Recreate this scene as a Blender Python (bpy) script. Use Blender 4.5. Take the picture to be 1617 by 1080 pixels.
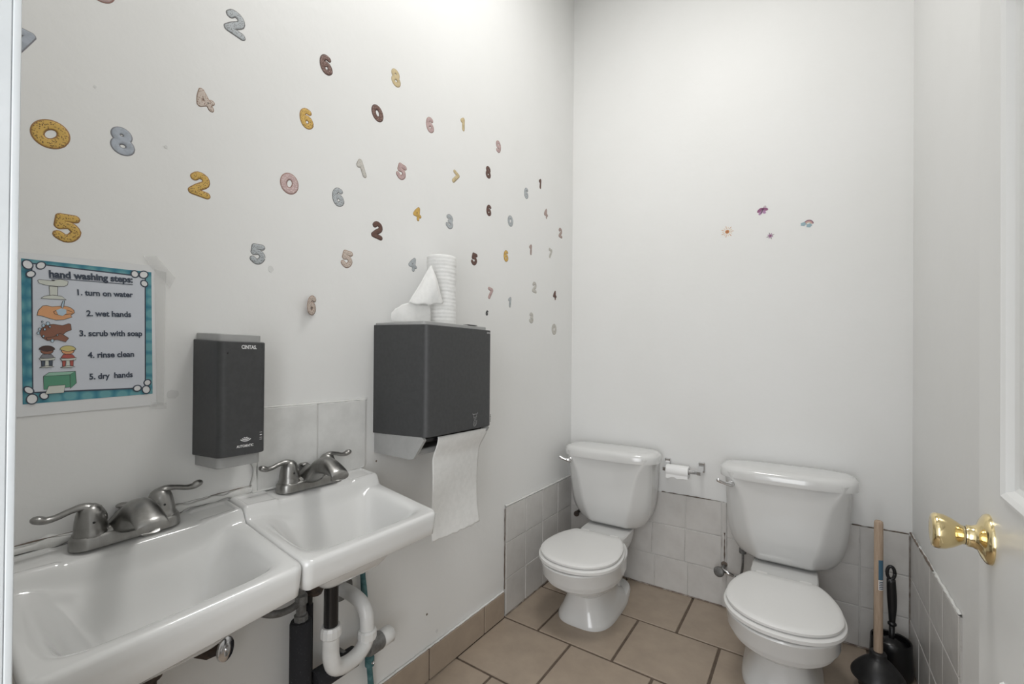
import bpy, bmesh, math, random
from mathutils import Vector, Matrix, noise
from math import sin, cos, pi, radians, sqrt, hypot, exp, log
random.seed(7)
for o in list(bpy.data.objects): bpy.data.objects.remove(o)
S = bpy.context.scene
C = S.collection

# ------------------------------------------------------------------ camera, world, lights, exposure
CAM = Vector((1.0943, -2.1999, 1.1184))
YAW, PITCH, ROLL, F, SY = 0.597598, 0.0056968, 0.0082896, 687.105, -24.609
_fw = Vector((-sin(YAW), cos(YAW), 0)); _rt = Vector((cos(YAW), sin(YAW), 0)); _up = Vector((0, 0, 1))
FW = _fw*cos(PITCH) + _up*sin(PITCH); _u2 = -_fw*sin(PITCH) + _up*cos(PITCH)
RT = _rt*cos(ROLL) + _u2*sin(ROLL); UP = -_rt*sin(ROLL) + _u2*cos(ROLL)
cd = bpy.data.cameras.new('camera'); cam = bpy.data.objects.new('camera', cd); C.objects.link(cam)
cd.sensor_fit = 'HORIZONTAL'; cd.sensor_width = 36; cd.lens = 36*F/1617
cd.shift_y = -SY/1617
cd.clip_start = 0.01
R3 = Matrix((RT, UP, -FW)).transposed()
cam.matrix_world = Matrix.Translation(CAM) @ R3.to_4x4()
S.camera = cam
S.view_settings.view_transform = 'Standard'; S.view_settings.look = 'None'
S.view_settings.gamma = 1; S.view_settings.use_curve_mapping = False
S.view_settings.exposure = 0.15
W_ = bpy.data.worlds.new('world'); S.world = W_; W_.use_nodes = True
W_.node_tree.nodes['Background'].inputs[0].default_value = (0.93, 0.96, 1.0, 1)
W_.node_tree.nodes['Background'].inputs[1].default_value = 1.0

def area(name, loc, target, sx, sy, power, col):
    l = bpy.data.lights.new(name, 'AREA'); l.shape = 'RECTANGLE'; l.size = sx; l.size_y = sy; l.energy = power; l.color = col
    o = bpy.data.objects.new(name, l); C.objects.link(o); o.location = loc
    d = Vector(target) - Vector(loc); o.rotation_euler = d.to_track_quat('-Z', 'Y').to_euler(); return o
area('ceiling_lamp', (0.68, -1.15, 3.13), (0.68, -1.15, 0), 0.5, 0.5, 13.5, (1.0, 0.99, 0.97))
area('hall_fill', (1.12, -3.0, 1.0), (0.0, -1.5, 0.55), 1.0, 1.5, 18.5, (0.97, 0.985, 1.0))  # added fill from the unseen hall, set low to brighten the lower left wall

# ------------------------------------------------------------------ pixel helper: a photo pixel onto a real plane
def ray(u, v): return FW + RT*((u-808.5)/F) + UP*((540-SY-v)/F)
def on(ax, val, u, v):
    d = ray(u, v); t = (val-CAM[ax])/d[ax]; return CAM + d*t
def wl(u, v):                       # left wall point -> (y, z)
    p = on(0, 0, u, v); return p.y, p.z
def wb(u, v):                       # back wall point -> (x, z)
    p = on(1, 0, u, v); return p.x, p.z
RW = 1.42

# ------------------------------------------------------------------ materials
def mat(name, col, rough=.5, metal=0, **k):
    m = bpy.data.materials.new(name); m.use_nodes = True
    b = m.node_tree.nodes['Principled BSDF']
    b.inputs['Base Color'].default_value = (*col, 1); b.inputs['Roughness'].default_value = rough
    b.inputs['Metallic'].default_value = metal
    if 'coat' in k: b.inputs['Coat Weight'].default_value = k['coat']; b.inputs['Coat Roughness'].default_value = k.get('coatr', .05)
    if 'emit' in k:
        b.inputs['Emission Color'].default_value = (*col, 1); b.inputs['Emission Strength'].default_value = k['emit']
    if 'spec' in k: b.inputs['Specular IOR Level'].default_value = k['spec']
    if 'trans' in k: b.inputs['Transmission Weight'].default_value = k['trans']
    if 'alpha' in k: b.inputs['Alpha'].default_value = k['alpha']
    return m
def nz(m, col2, scale=5, lo=.4, hi=.65, detail=6, bump=0, bscale=None, bdist=.002, stretch=None, kind='noise', rough2=None):
    """mix a second colour in with noise and add a fine bump"""
    nt = m.node_tree; N = nt.nodes; L = nt.links; b = N['Principled BSDF']
    tc = N.new('ShaderNodeTexCoord'); mp = N.new('ShaderNodeMapping'); L.new(tc.outputs['Object'], mp.inputs[0])
    if stretch: mp.inputs['Scale'].default_value = stretch
    c1 = tuple(b.inputs['Base Color'].default_value)
    if col2 is not None:
        if kind == 'voronoi':
            t = N.new('ShaderNodeTexVoronoi'); t.inputs['Scale'].default_value = scale; out = t.outputs['Distance']
        else:
            t = N.new('ShaderNodeTexNoise'); t.inputs['Scale'].default_value = scale; t.inputs['Detail'].default_value = detail
            t.inputs['Roughness'].default_value = .6; out = t.outputs['Fac']
        L.new(mp.outputs[0], t.inputs['Vector'])
        r = N.new('ShaderNodeValToRGB'); L.new(out, r.inputs[0])
        r.color_ramp.elements[0].position = lo; r.color_ramp.elements[1].position = hi
        r.color_ramp.elements[0].color = c1; r.color_ramp.elements[1].color = (*col2, 1)
        if kind == 'voronoi': r.color_ramp.elements[0].color, r.color_ramp.elements[1].color = (*col2, 1), c1
        src = b.inputs['Base Color'].links[0].from_socket if b.inputs['Base Color'].links else None
        if src:
            mx = N.new('ShaderNodeMix'); mx.data_type = 'RGBA'; mx.blend_type = 'MULTIPLY'; mx.inputs[0].default_value = 1
            L.new(src, mx.inputs[6]); L.new(r.outputs[0], mx.inputs[7]); L.new(mx.outputs[2], b.inputs['Base Color'])
        else: L.new(r.outputs[0], b.inputs['Base Color'])
    if bump:
        t2 = N.new('ShaderNodeTexNoise'); t2.inputs['Scale'].default_value = bscale or scale*4; t2.inputs['Detail'].default_value = 5
        L.new(mp.outputs[0], t2.inputs['Vector'])
        bp = N.new('ShaderNodeBump'); bp.inputs['Strength'].default_value = bump; bp.inputs['Distance'].default_value = bdist
        L.new(t2.outputs['Fac'], bp.inputs['Height']); L.new(bp.outputs[0], b.inputs['Normal'])
    return m

PAINT = nz(mat('wall_paint', (.80, .80, .79), .46, spec=.35), (.775, .775, .76), 1.6, .35, .7, bump=.35, bscale=26, bdist=.0022)
PAINT2 = nz(mat('door_paint', (.79, .79, .775), .30), (.77, .77, .755), 2, .35, .7, bump=.15, bscale=40, bdist=.001)
CEIL = mat('ceiling_paint', (.80, .80, .78), .7)
WTILE = nz(mat('painted_tile', (.63, .615, .595), .24), (.55, .53, .51), 9, .42, .75, bump=.3, bscale=14, bdist=.003)
BSTILE = nz(mat('backsplash_tile', (.73, .73, .715), .3), (.62, .62, .605), 16, .35, .7, bump=.05, bscale=20, bdist=.001)
FTILE = nz(mat('floor_tile', (.40, .325, .255), .42), (.34, .275, .215), 11, .35, .7, bump=.3, bscale=60, bdist=.0008)
GROUT = nz(mat('brown_grout', (.105, .078, .058), .9), (.14, .105, .08), 30, .4, .6)
DIRTG = nz(mat('dirty_grout', (.20, .155, .125), .9), (.40, .36, .32), 22, .45, .6)
WGROUT = nz(mat('painted_joint', (.60, .59, .57), .5), (.35, .31, .29), 11, .55, .72)
PORC = mat('porcelain', (.70, .70, .69), .15, coat=.6, coatr=.05)
SEATM = mat('seat_plastic', (.76, .755, .74), .34)
CHROME = mat('chrome', (.72, .72, .73), .12, 1)
NICKEL = nz(mat('brushed_nickel', (.34, .335, .325), .30, 1), (.22, .215, .205), 30, .4, .75, stretch=(1, 1, .3))
BRASS = mat('polished_brass', (.80, .66, .37), .13, 1)
GREYP = nz(mat('grey_plastic', (.40, .40, .395), .42), (.37, .37, .365), 30, .4, .6)
DARKP = nz(mat('charcoal_plastic', (.045, .046, .048), .52), (.052, .053, .055), 90, .4, .6, bump=.12, bscale=300, bdist=.0004)
BLACKR = nz(mat('black_rubber', (.012, .012, .013), .38), (.025, .025, .027), 25, .4, .7)
BLACKP = mat('black_plastic', (.01, .01, .011), .28)
FOAM = nz(mat('foam_insulation', (.022, .022, .026), .9), (.10, .10, .105), 210, .62, .72, bump=.4, bscale=200, bdist=.001)
PVC = nz(mat('white_pvc', (.74, .74, .73), .28), (.66, .655, .64), 20, .4, .7)
COPPER = nz(mat('green_copper', (.035, .115, .125), .7), (.09, .20, .21), 45, .4, .6, bump=.5, bscale=120)
GALV = nz(mat('galvanized_metal', (.24, .24, .235), .6, .4), (.12, .115, .11), 50, .4, .7, bump=.5, bscale=90)
RUST = nz(mat('rust', (.085, .06, .045), .85), (.04, .032, .028), 60, .4, .6, bump=.8, bscale=150)
WOOD = nz(mat('worn_wood', (.44, .34, .255), .75), (.34, .245, .175), 30, .35, .7, stretch=(8, 8, .6))
PAPER = nz(mat('towel_paper', (.80, .80, .785), .9), (.76, .76, .745), 60, .4, .6, bump=.3, bscale=160, bdist=.0008)
TISSUE = nz(mat('tissue', (.88, .88, .875), .9), None, bump=.3, bscale=120, bdist=.001)
WHITEINK = mat('white_print', (.75, .75, .75), .5)
GREYINK = mat('grey_print', (.42, .42, .42), .5)
INK = mat('dark_print', (.045, .06, .09), .5)
CAULK = nz(mat('old_caulk', (.74, .74, .72), .6), (.62, .60, .57), 22, .58, .75, bump=.5, bscale=50, bdist=.002)
CRACK = mat('crack', (.17, .135, .11), .95)
TAPE = mat('clear_tape', (.84, .84, .83), .15, alpha=.20)
EMBOSS = PAPER.copy(); EMBOSS.name = 'ribbed_towel_paper'
_n = EMBOSS.node_tree; _w = _n.nodes.new('ShaderNodeTexWave'); _w.bands_direction = 'Z'; _w.inputs['Scale'].default_value = 26
_w.inputs['Distortion'].default_value = 1.5
_tc = _n.nodes.new('ShaderNodeTexCoord'); _n.links.new(_tc.outputs['Object'], _w.inputs['Vector'])
_b2 = _n.nodes.new('ShaderNodeBump'); _b2.inputs['Strength'].default_value = .35; _b2.inputs['Distance'].default_value = .0012
_n.links.new(_w.outputs['Fac'], _b2.inputs['Height']); _n.links.new(_b2.outputs[0], _n.nodes['Principled BSDF'].inputs['Normal'])

# ------------------------------------------------------------------ object helpers
def link(name, me, m=None, parent=None, mw=None):
    o = bpy.data.objects.new(name, me); C.objects.link(o)
    if m is not None and me is not None and len(me.materials) == 0: me.materials.append(m)
    if parent: o.parent = parent
    if mw is not None: o.matrix_local = mw
    return o
def thing(name, label, cat, mw=None, group=None):
    o = bpy.data.objects.new(name, None); C.objects.link(o); o.empty_display_size = .05
    if mw is not None: o.matrix_local = mw
    return tag(o, label, cat, group)
def tag(o, label, cat, group=None):
    o['label'] = label; o['category'] = cat
    if group: o['group'] = group
    return o
def struct(o): o['kind'] = 'structure'; return o
def T(x, y, z, rz=0, rx=0, ry=0): return Matrix.Translation((x, y, z)) @ Matrix.Rotation(rz, 4, 'Z') @ Matrix.Rotation(ry, 4, 'Y') @ Matrix.Rotation(rx, 4, 'X')
LW = Matrix(((0, 0, 1, 0), (1, 0, 0, 0), (0, 1, 0, 0), (0, 0, 0, 1)))     # local x->+y, y->+z, z->+x   (left wall, seen from the room)
BW = Matrix(((1, 0, 0, 0), (0, 0, -1, 0), (0, 1, 0, 0), (0, 0, 0, 1)))    # back wall
def onl(y, z, d=0, rot=0): return Matrix.Translation((d, y, z)) @ LW @ Matrix.Rotation(rot, 4, 'Z')
def onb(x, z, d=0, rot=0): return Matrix.Translation((x, -d, z)) @ BW @ Matrix.Rotation(rot, 4, 'Z')
def mesh(vs, fs, smooth=True, name='m'):
    me = bpy.data.meshes.new(name); me.from_pydata([tuple(v) for v in vs], [], fs); me.validate()
    bm = bmesh.new(); bm.from_mesh(me); bmesh.ops.recalc_face_normals(bm, faces=bm.faces); bm.to_mesh(me); bm.free()
    if smooth: me.polygons.foreach_set('use_smooth', [True]*len(me.polygons))
    return me
def join(parts):
    vs, fs = [], []
    for v, f in parts:
        n = len(vs); vs += [tuple(a) for a in v]; fs += [tuple(i+n for i in q) for q in f]
    return vs, fs
def bevelbox(x0, x1, y0, y1, z0, z1, r=.003, seg=2, smooth=True):
    bm = bmesh.new(); bmesh.ops.create_cube(bm, size=1)
    for v in bm.verts: v.co = Vector(((x0+x1)/2+v.co.x*(x1-x0), (y0+y1)/2+v.co.y*(y1-y0), (z0+z1)/2+v.co.z*(z1-z0)))
    if r: bmesh.ops.bevel(bm, geom=bm.edges[:], offset=r, segments=seg, profile=.5, affect='EDGES', clamp_overlap=True)
    bmesh.ops.recalc_face_normals(bm, faces=bm.faces)
    me = bpy.data.meshes.new('box'); bm.to_mesh(me); bm.free()
    if smooth and r and seg > 2:
        for p in me.polygons: p.use_smooth = True
        autosmooth(me, 20)
    return me
def autosmooth(me, ang=40):
    try: me.set_sharp_from_angle(angle=radians(ang))
    except Exception: pass
    return me
def loft(loops, cap0=True, cap1=True, closed=True):
    n = len(loops[0]); vs = [p for l in loops for p in l]; fs = []
    for k in range(len(loops)-1):
        for i in range(n if closed else n-1):
            j = (i+1) % n; fs.append((k*n+i, k*n+j, (k+1)*n+j, (k+1)*n+i))
    if cap0: fs.append(tuple(range(n))[::-1])
    if cap1: fs.append(tuple((len(loops)-1)*n+i for i in range(n)))
    return vs, fs
def ring(c, r, n=24, axis='z', ry=None):
    ry = r if ry is None else ry; out = []
    for i in range(n):
        a = 2*pi*i/n; p, q = r*cos(a), ry*sin(a)
        out.append({'z': (c[0]+p, c[1]+q, c[2]), 'x': (c[0], c[1]+p, c[2]+q), 'y': (c[0]+p, c[1], c[2]+q)}[axis])
    return out
def lathe(prof, n=32, axis='z', cap=True):
    """prof: (radius, height) pairs"""
    ls = []
    for r, h in prof:
        r = max(r, 1e-5)
        ls.append(ring({'z': (0, 0, h), 'x': (h, 0, 0), 'y': (0, h, 0)}[axis], r, n, axis))
    return loft(ls, cap, cap)
def catmull(P, k=6):
    P = [Vector(p) for p in P]; out = []
    for i in range(len(P)-1):
        a = P[i-1] if i else P[0]*2-P[1]; b, c = P[i], P[i+1]; d = P[i+2] if i+2 < len(P) else P[-1]*2-P[-2]
        for j in range(k):
            t = j/k; out.append(.5*((2*b)+(c-a)*t+(2*a-5*b+4*c-d)*t*t+(-a+3*b-3*c+d)*t**3))
    out.append(P[-1]); return out
def tube(P, R, n=16, flat=None, caps=True, rounded=False):
    """tube along P with radii R (number or list). flat=(axis vector, factor) squeezes the section along that axis"""
    P = [Vector(p) for p in P]; R = [R]*len(P) if not hasattr(R, '__len__') else list(R)
    if rounded:
        d0 = (P[0]-P[1]).normalized(); d1 = (P[-1]-P[-2]).normalized(); a, b = [], []
        for s in (80, 50, 22): a.append((P[0]+d0*R[0]*sin(radians(s)), R[0]*cos(radians(s))))
        for s in (22, 50, 80): b.append((P[-1]+d1*R[-1]*sin(radians(s)), R[-1]*cos(radians(s))))
        P = [q[0] for q in a]+P+[q[0] for q in b]; R = [q[1] for q in a]+R+[q[1] for q in b]
    loops = []; up = None
    for i, p in enumerate(P):
        t = (P[min(i+1, len(P)-1)]-P[max(i-1, 0)]).normalized()
        if up is None: up = t.orthogonal().normalized()
        up = (up - t*up.dot(t)).normalized(); w = t.cross(up)
        l = []
        for k in range(n):
            a = 2*pi*k/n; off = up*cos(a)*R[i]+w*sin(a)*R[i]
            if flat:
                fa = Vector(flat[0]).normalized(); off = off - fa*off.dot(fa)*(1-flat[1])
            l.append(p+off)
        loops.append(l)
    return loft(loops, caps, caps)
def tobj(name, P, R, m, parent=None, **k):
    me = mesh(*tube(P, R, **k)); autosmooth(me, 50); return link(name, me, m, parent)
def superloop(cx, cy, a, b, z, n=48, e=2.0, eb=None, bb=None, ymax=None):
    """rounded outline. a half width, b half length to the front (-y), bb half length to the back (+y)"""
    out = []
    for i in range(n):
        t = 2*pi*i/n; c, s = cos(t), sin(t); ex = e if s < 0 else (eb or e)
        x = a*math.copysign(abs(c)**(2/ex), c); L = b if s < 0 else (bb or b)
        y = L*math.copysign(abs(s)**(2/ex), s)
        y = cy+y
        if ymax is not None: y = min(y, ymax)
        out.append((cx+x, y, z))
    return out
def extrude_poly(pts, t=.0004, z=0):
    n = len(pts); vs = [(x, y, z) for x, y in pts]+[(x, y, z+t) for x, y in pts]
    return vs, [tuple(range(n))[::-1], tuple(range(n, 2*n))]+[(i, (i+1) % n, (i+1) % n+n, i+n) for i in range(n)]
def text_mesh(s, size, width=None, thick=.0002, bold=0.0, shear=0):
    cu = bpy.data.curves.new('t', 'FONT'); cu.body = s; cu.size = size; cu.extrude = thick; cu.offset = bold; cu.shear = shear
    cu.resolution_u = 3
    o = bpy.data.objects.new('t', cu); C.objects.link(o); bpy.context.view_layer.update()
    me = bpy.data.meshes.new_from_object(o.evaluated_get(bpy.context.evaluated_depsgraph_get()))
    bpy.data.objects.remove(o); bpy.data.curves.remove(cu)
    xs = [v.co.x for v in me.vertices]
    if width and xs:
        x0, x1 = min(xs), max(xs); k = width/(x1-x0)
        for v in me.vertices: v.co.x = (v.co.x-x0)*k
    me.materials.clear(); return me

# ------------------------------------------------------------------ THE SETTING
H = 3.20; FY = -2.1253
def slab(name, x0, x1, y0, y1, z0, z1, m, r=0, parent=None):
    o = link(name, bevelbox(x0, x1, y0, y1, z0, z1, r), m, parent)
    return o if parent else struct(o)
floor = slab('floor', -.1, 1.52, -3.9, .1, -.06, -.004, GROUT)
wall_left = slab('wall_left', -.1, 0, -3.9, .1, 0, H, PAINT)
wall_back = slab('wall_back', 0, RW, 0, .1, 0, H, PAINT)
wall_right = slab('wall_right', RW, RW+.1, -3.9, .1, 0, H, PAINT)
ceiling = slab('ceiling', -.1, 1.52, FY-.1, .1, H, H+.06, CEIL)
wall_front = struct(link('wall_front', mesh(*join([
    ([(x, y, z) for x in a for y in (FY-.14, FY-.004) for z in b],
     [(0, 1, 3, 2), (4, 6, 7, 5), (0, 4, 5, 1), (2, 3, 7, 6), (0, 2, 6, 4), (1, 5, 7, 3)])
    for a, b in (((0, .47), (0, H)), ((1.27, RW), (0, H)), ((.47, 1.27), (2.07, H)))]), smooth=False), PAINT))
JAMBP = nz(mat('frame_paint', (.60, .625, .64), .4), (.57, .595, .61), 12, .4, .7, bump=.2, bscale=60)
# door frame: jamb board, casing with a rounded edge, stop groove
trim_1 = struct(link('trim_1', bevelbox(.47, .4895, FY-.14, FY-.0052, 0, 2.06, .0008, 1), JAMBP))
link('casing', bevelbox(.405, .490, FY-.0050, FY+.0006, 0, 2.09, .0012, 3), JAMBP, trim_1)
link('head_jamb', bevelbox(.47, 1.275, FY-.14, FY, 2.06, 2.08, .002), PAINT2, trim_1)
link('hinge_jamb', bevelbox(1.262, 1.275, FY-.14, FY, 0, 2.06, .002), PAINT2, trim_1)

# floor tiles, running bond
PX, PY = .3207, .315
def tile_rows():
    y1 = -.006; rows = [(-.325+.005, y1, .0075)]
    off = [.171, .003, .171, .003, .171, .003, .171]
    y = -.325
    for k in range(7): rows.append((y-PY+.005, y-.005, off[k])); y -= PY
    return rows
k = 0
for (ya, yb, x0) in tile_rows():
    x = x0-PX
    while x < RW:
        a, b = max(x+.005, .003), min(x+PX-.005, RW-.003)
        if b-a > .012:
            me = bevelbox(a, b, ya, yb, -.008, .0+random.uniform(-.0004, .0004), .0018, 1)
            link('floor_tile', me, FTILE, floor); k += 1
        x += PX

# white painted wall tiles
TP = .1575; G = .0016
def wtile(parent, me, mw): return link('wall_tile', me, WTILE, parent, mw)
def tile_me(w, h): return bevelbox(G, w-G, G, h-G, 0, .0075, .0018, 2)
full = tile_me(TP, TP)
def tile_field(parent, place, cols, z0=.004):
    for r in range(3):
        for (a, b) in cols:
            w = b-a; me = full if abs(w-TP) < .001 else tile_me(w, TP)
            jit = Matrix.Translation((0, 0, random.uniform(-.0012, .0004))) @ Matrix.Rotation(random.uniform(-.004, .004), 4, 'Z')
            o = wtile(parent, me, place(a, z0+r*TP) @ jit)
bcols = [(max(.770-TP*(i+1), .008), .770-TP*i) for i in range(5)]+[(.792+TP*i, min(.792+TP*(i+1), RW-.008)) for i in range(4)]
for r in range(3):
    sh = (0.0, -.002, .012)[2-r]
    cols = [(max(a+sh, .008) if a > .01 else .008, b+sh if b < .76 else (.770 if sh <= 0 else .782)) for (a, b) in bcols if b < .78]+[(a, b) for (a, b) in bcols if a > .78]
    for (a, b) in cols:
        if b-a < .01: continue
        me = full if abs(b-a-TP) < .0005 else tile_me(b-a, TP)
        wtile(wall_back, me, onb(a, .004+r*TP, 0) @ Matrix.Translation((0, 0, random.uniform(-.0012, .0003))) @ Matrix.Rotation(random.uniform(-.004, .004), 4, 'Z'))
lcols = [(-.008-TP*(i+1)+.004, -.008-TP*i+.004) for i in range(4)]
tile_field(wall_left, lambda a, z: onl(a, z, 0), lcols)
RWM = Matrix(((0, 0, -1, 0), (-1, 0, 0, 0), (0, 1, 0, 0), (0, 0, 0, 1)))
rcols = [(TP*i+.006, TP*(i+1)+.006) for i in range(4)]
tile_field(wall_right, lambda a, z: Matrix.Translation((RW, -a, z)) @ RWM, rcols)
# joint backing, painted over; dirt line at the foot of the tiles
def strip(name, parent, mw, w, h, d, m): return link(name, bevelbox(0, w, 0, h, 0, d, 0), m, parent, mw)
strip('tile_joint', wall_back, onb(.004, 0), RW-.008, .474, .0042, WGROUT)
strip('tile_joint', wall_left, onl(-.636, 0), .632, .474, .0042, WGROUT)
strip('tile_joint', wall_right, Matrix.Translation((RW, -.004, 0)) @ RWM, .636, .474, .0042, WGROUT)
def ragged(name, parent, mw, L, w, t, m, n=90, amp=.6, thick_end=None, seed=1):
    """an uneven bead: strip of length L along local x, height w, depth t"""
    rnd = random.Random(seed); loops = []
    for i in range(n+1):
        x = L*i/n; k = 1+amp*(noise.noise(Vector((x*38, seed*3.1, 0))))*1.4; k = max(k, .12)
        h = w*k; d = t*max(.3, 1+.5*noise.noise(Vector((x*60, 9, seed))))
        loops.append([(x, -h/2, 0), (x, -h/4, d*.8), (x, h/4, d), (x, h/2, 0)])
    vs, fs = loft(loops, False, False, closed=True)
    return link(name, mesh(vs, fs), m, parent, mw)
ragged('dirt_line', wall_back, onb(.005, .002, .0065), RW-.01, .008, .003, DIRTG, seed=2)
ragged('dirt_line', wall_left, onl(-.63, .002, .0065), .62, .007, .003, DIRTG, seed=3)
ragged('dirt_line', wall_right, Matrix.Translation((RW-.0065, -.005, .002)) @ RWM, .63, .007, .003, DIRTG, seed=4)
ragged('caulk_bead', wall_left, onl(-.64, .4795, .001), .63, .010, .008, CAULK, seed=5, amp=.5)
ragged('caulk_bead', wall_right, Matrix.Translation((RW-.001, -.01, .4795)) @ RWM, .63, .009, .007, CAULK, seed=6, amp=.9)
ragged('crack_line', wall_right, Matrix.Translation((RW-.0060, -.01, .4830)) @ RWM, .36, .007, .004, CRACK, seed=16, amp=1.3)
ragged('crack_line', wall_back, onb(.50, .4775, .0035), .28, .0032, .004, CRACK, seed=7, amp=1.2)
ragged('crack_line', wall_back, onb(1.24, .4775, .0035), .17, .0032, .004, CRACK, seed=8, amp=1.1)
ragged('crack_line', wall_left, Matrix.Translation((.002, -.6405, .12)) @ LW @ Matrix.Rotation(pi/2, 4, 'Z'), .35, .004, .0035, CRACK, seed=9, amp=1.3)
ragged('crack_line', wall_back, Matrix.Translation((.7825, -.0085, .20)) @ BW @ Matrix.Rotation(pi/2, 4, 'Z'), .14, .004, .003, CRACK, seed=10, amp=1.0)
ragged('crack_line', wall_back, Matrix.Translation((RW-.008, -.007, .01)) @ BW @ Matrix.Rotation(pi/2, 4, 'Z'), .46, .003, .003, DIRTG, seed=11, amp=1.0)
# pipe chase strip behind the second toilet
link('cover_strip', bevelbox(.773, .790, -.0085, 0, .0, .476, .002), WTILE, wall_back)

# brown tile baseboard on the left wall
baseboard_left = struct(link('baseboard_left', bevelbox(0, .004, -2.11, -.646, 0, .108, 0), GROUT))
ys = [-.647, -.790, -1.101, -1.412, -1.723, -2.034, -2.112]
for a, b in zip(ys[1:], ys[:-1]):
    link('baseboard_tile', bevelbox(.001, .011, a+.003, b-.003, .004, .112, .0015, 1), FTILE, baseboard_left)
ragged('caulk_bead', wall_left, onl(-2.1, .1145, .001), 1.45, .006, .009, CAULK, n=150, seed=12)

# backsplash tiles over the sinks
for a in (-1.5265, -1.681):
    link('backsplash_tile', bevelbox(.0012, .0085, a+.0015, a+.1525, .80, .996, .0016, 2), BSTILE, wall_left)
link('joint_filler', bevelbox(.0, .0065, -1.532, -1.5225, .80, .995, .002), WGROUT, wall_left)
ragged('caulk_bead', wall_left, onl(-1.68, .9975, .001), .31, .006, .007, CAULK, seed=13, amp=.7)
ragged('caulk_bead', wall_left, Matrix.Translation((.001, -1.684, .795)) @ LW @ Matrix.Rotation(pi/2, 4, 'Z'), .09, .018, .006, CAULK, seed=14, amp=.8, n=30)
ragged('caulk_bead', wall_left, onl(-2.10, .790, .0005, radians(2.2)), .42, .022, .005, CAULK, seed=15, amp=.7)
ragged('crack_line', wall_left, onl(-2.10, .800, .0035, radians(2.3)), .42, .0016, .0016, CRACK, seed=25, amp=1.0)
ragged('caulk_bead', wall_left, onl(-1.69, .799, .001), .31, .007, .009, CAULK, seed=26, amp=.8)

# old paint scars on the left wall (raised flakes and dents)
def blob(cx, cy, r, seed, n=20, sx=1.0, amp=.45):
    pts = []
    for i in range(n):
        a = 2*pi*i/n; k = r*(1+amp*noise.noise(Vector((cos(a)*1.4, sin(a)*1.4, seed*5.3))))
        pts.append((cx+k*cos(a)*sx, cy+k*sin(a)))
    return pts
SCAR = mat('paint_scar', (.69, .69, .68), .5)
for i, (u, v, r) in enumerate([(428, 425, .007), (418, 408, .0018), (273, 622, .010), (150, 137, .0022), (262, 232, .003), (594, 728, .0028), (674, 970, .004), (690, 996, .006)]):
    y, z = wl(u, v)
    link('paint_scar', mesh(*extrude_poly(blob(0, 0, r, i+1), .0006), smooth=False), SCAR if i not in (5, 6) else CRACK, wall_left, onl(y, z, .0001))

# ------------------------------------------------------------------ CEILING LAMP (outside the frame, lights the room)
cl = thing('ceiling_light', 'round flush white ceiling light above the middle of the room', 'light', T(.68, -1.15, H))
link('lamp_base', mesh(*lathe([(.17, 0), (.175, -.012), (.165, -.022), (.15, -.024)])), CEIL, cl)
link('diffuser', mesh(*lathe([(.15, -.022), (.14, -.030), (.10, -.036), (.03, -.039), (0, -.0395)])), mat('lit_diffuser', (1, .975, .94), .4, emit=3.0), cl)

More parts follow.
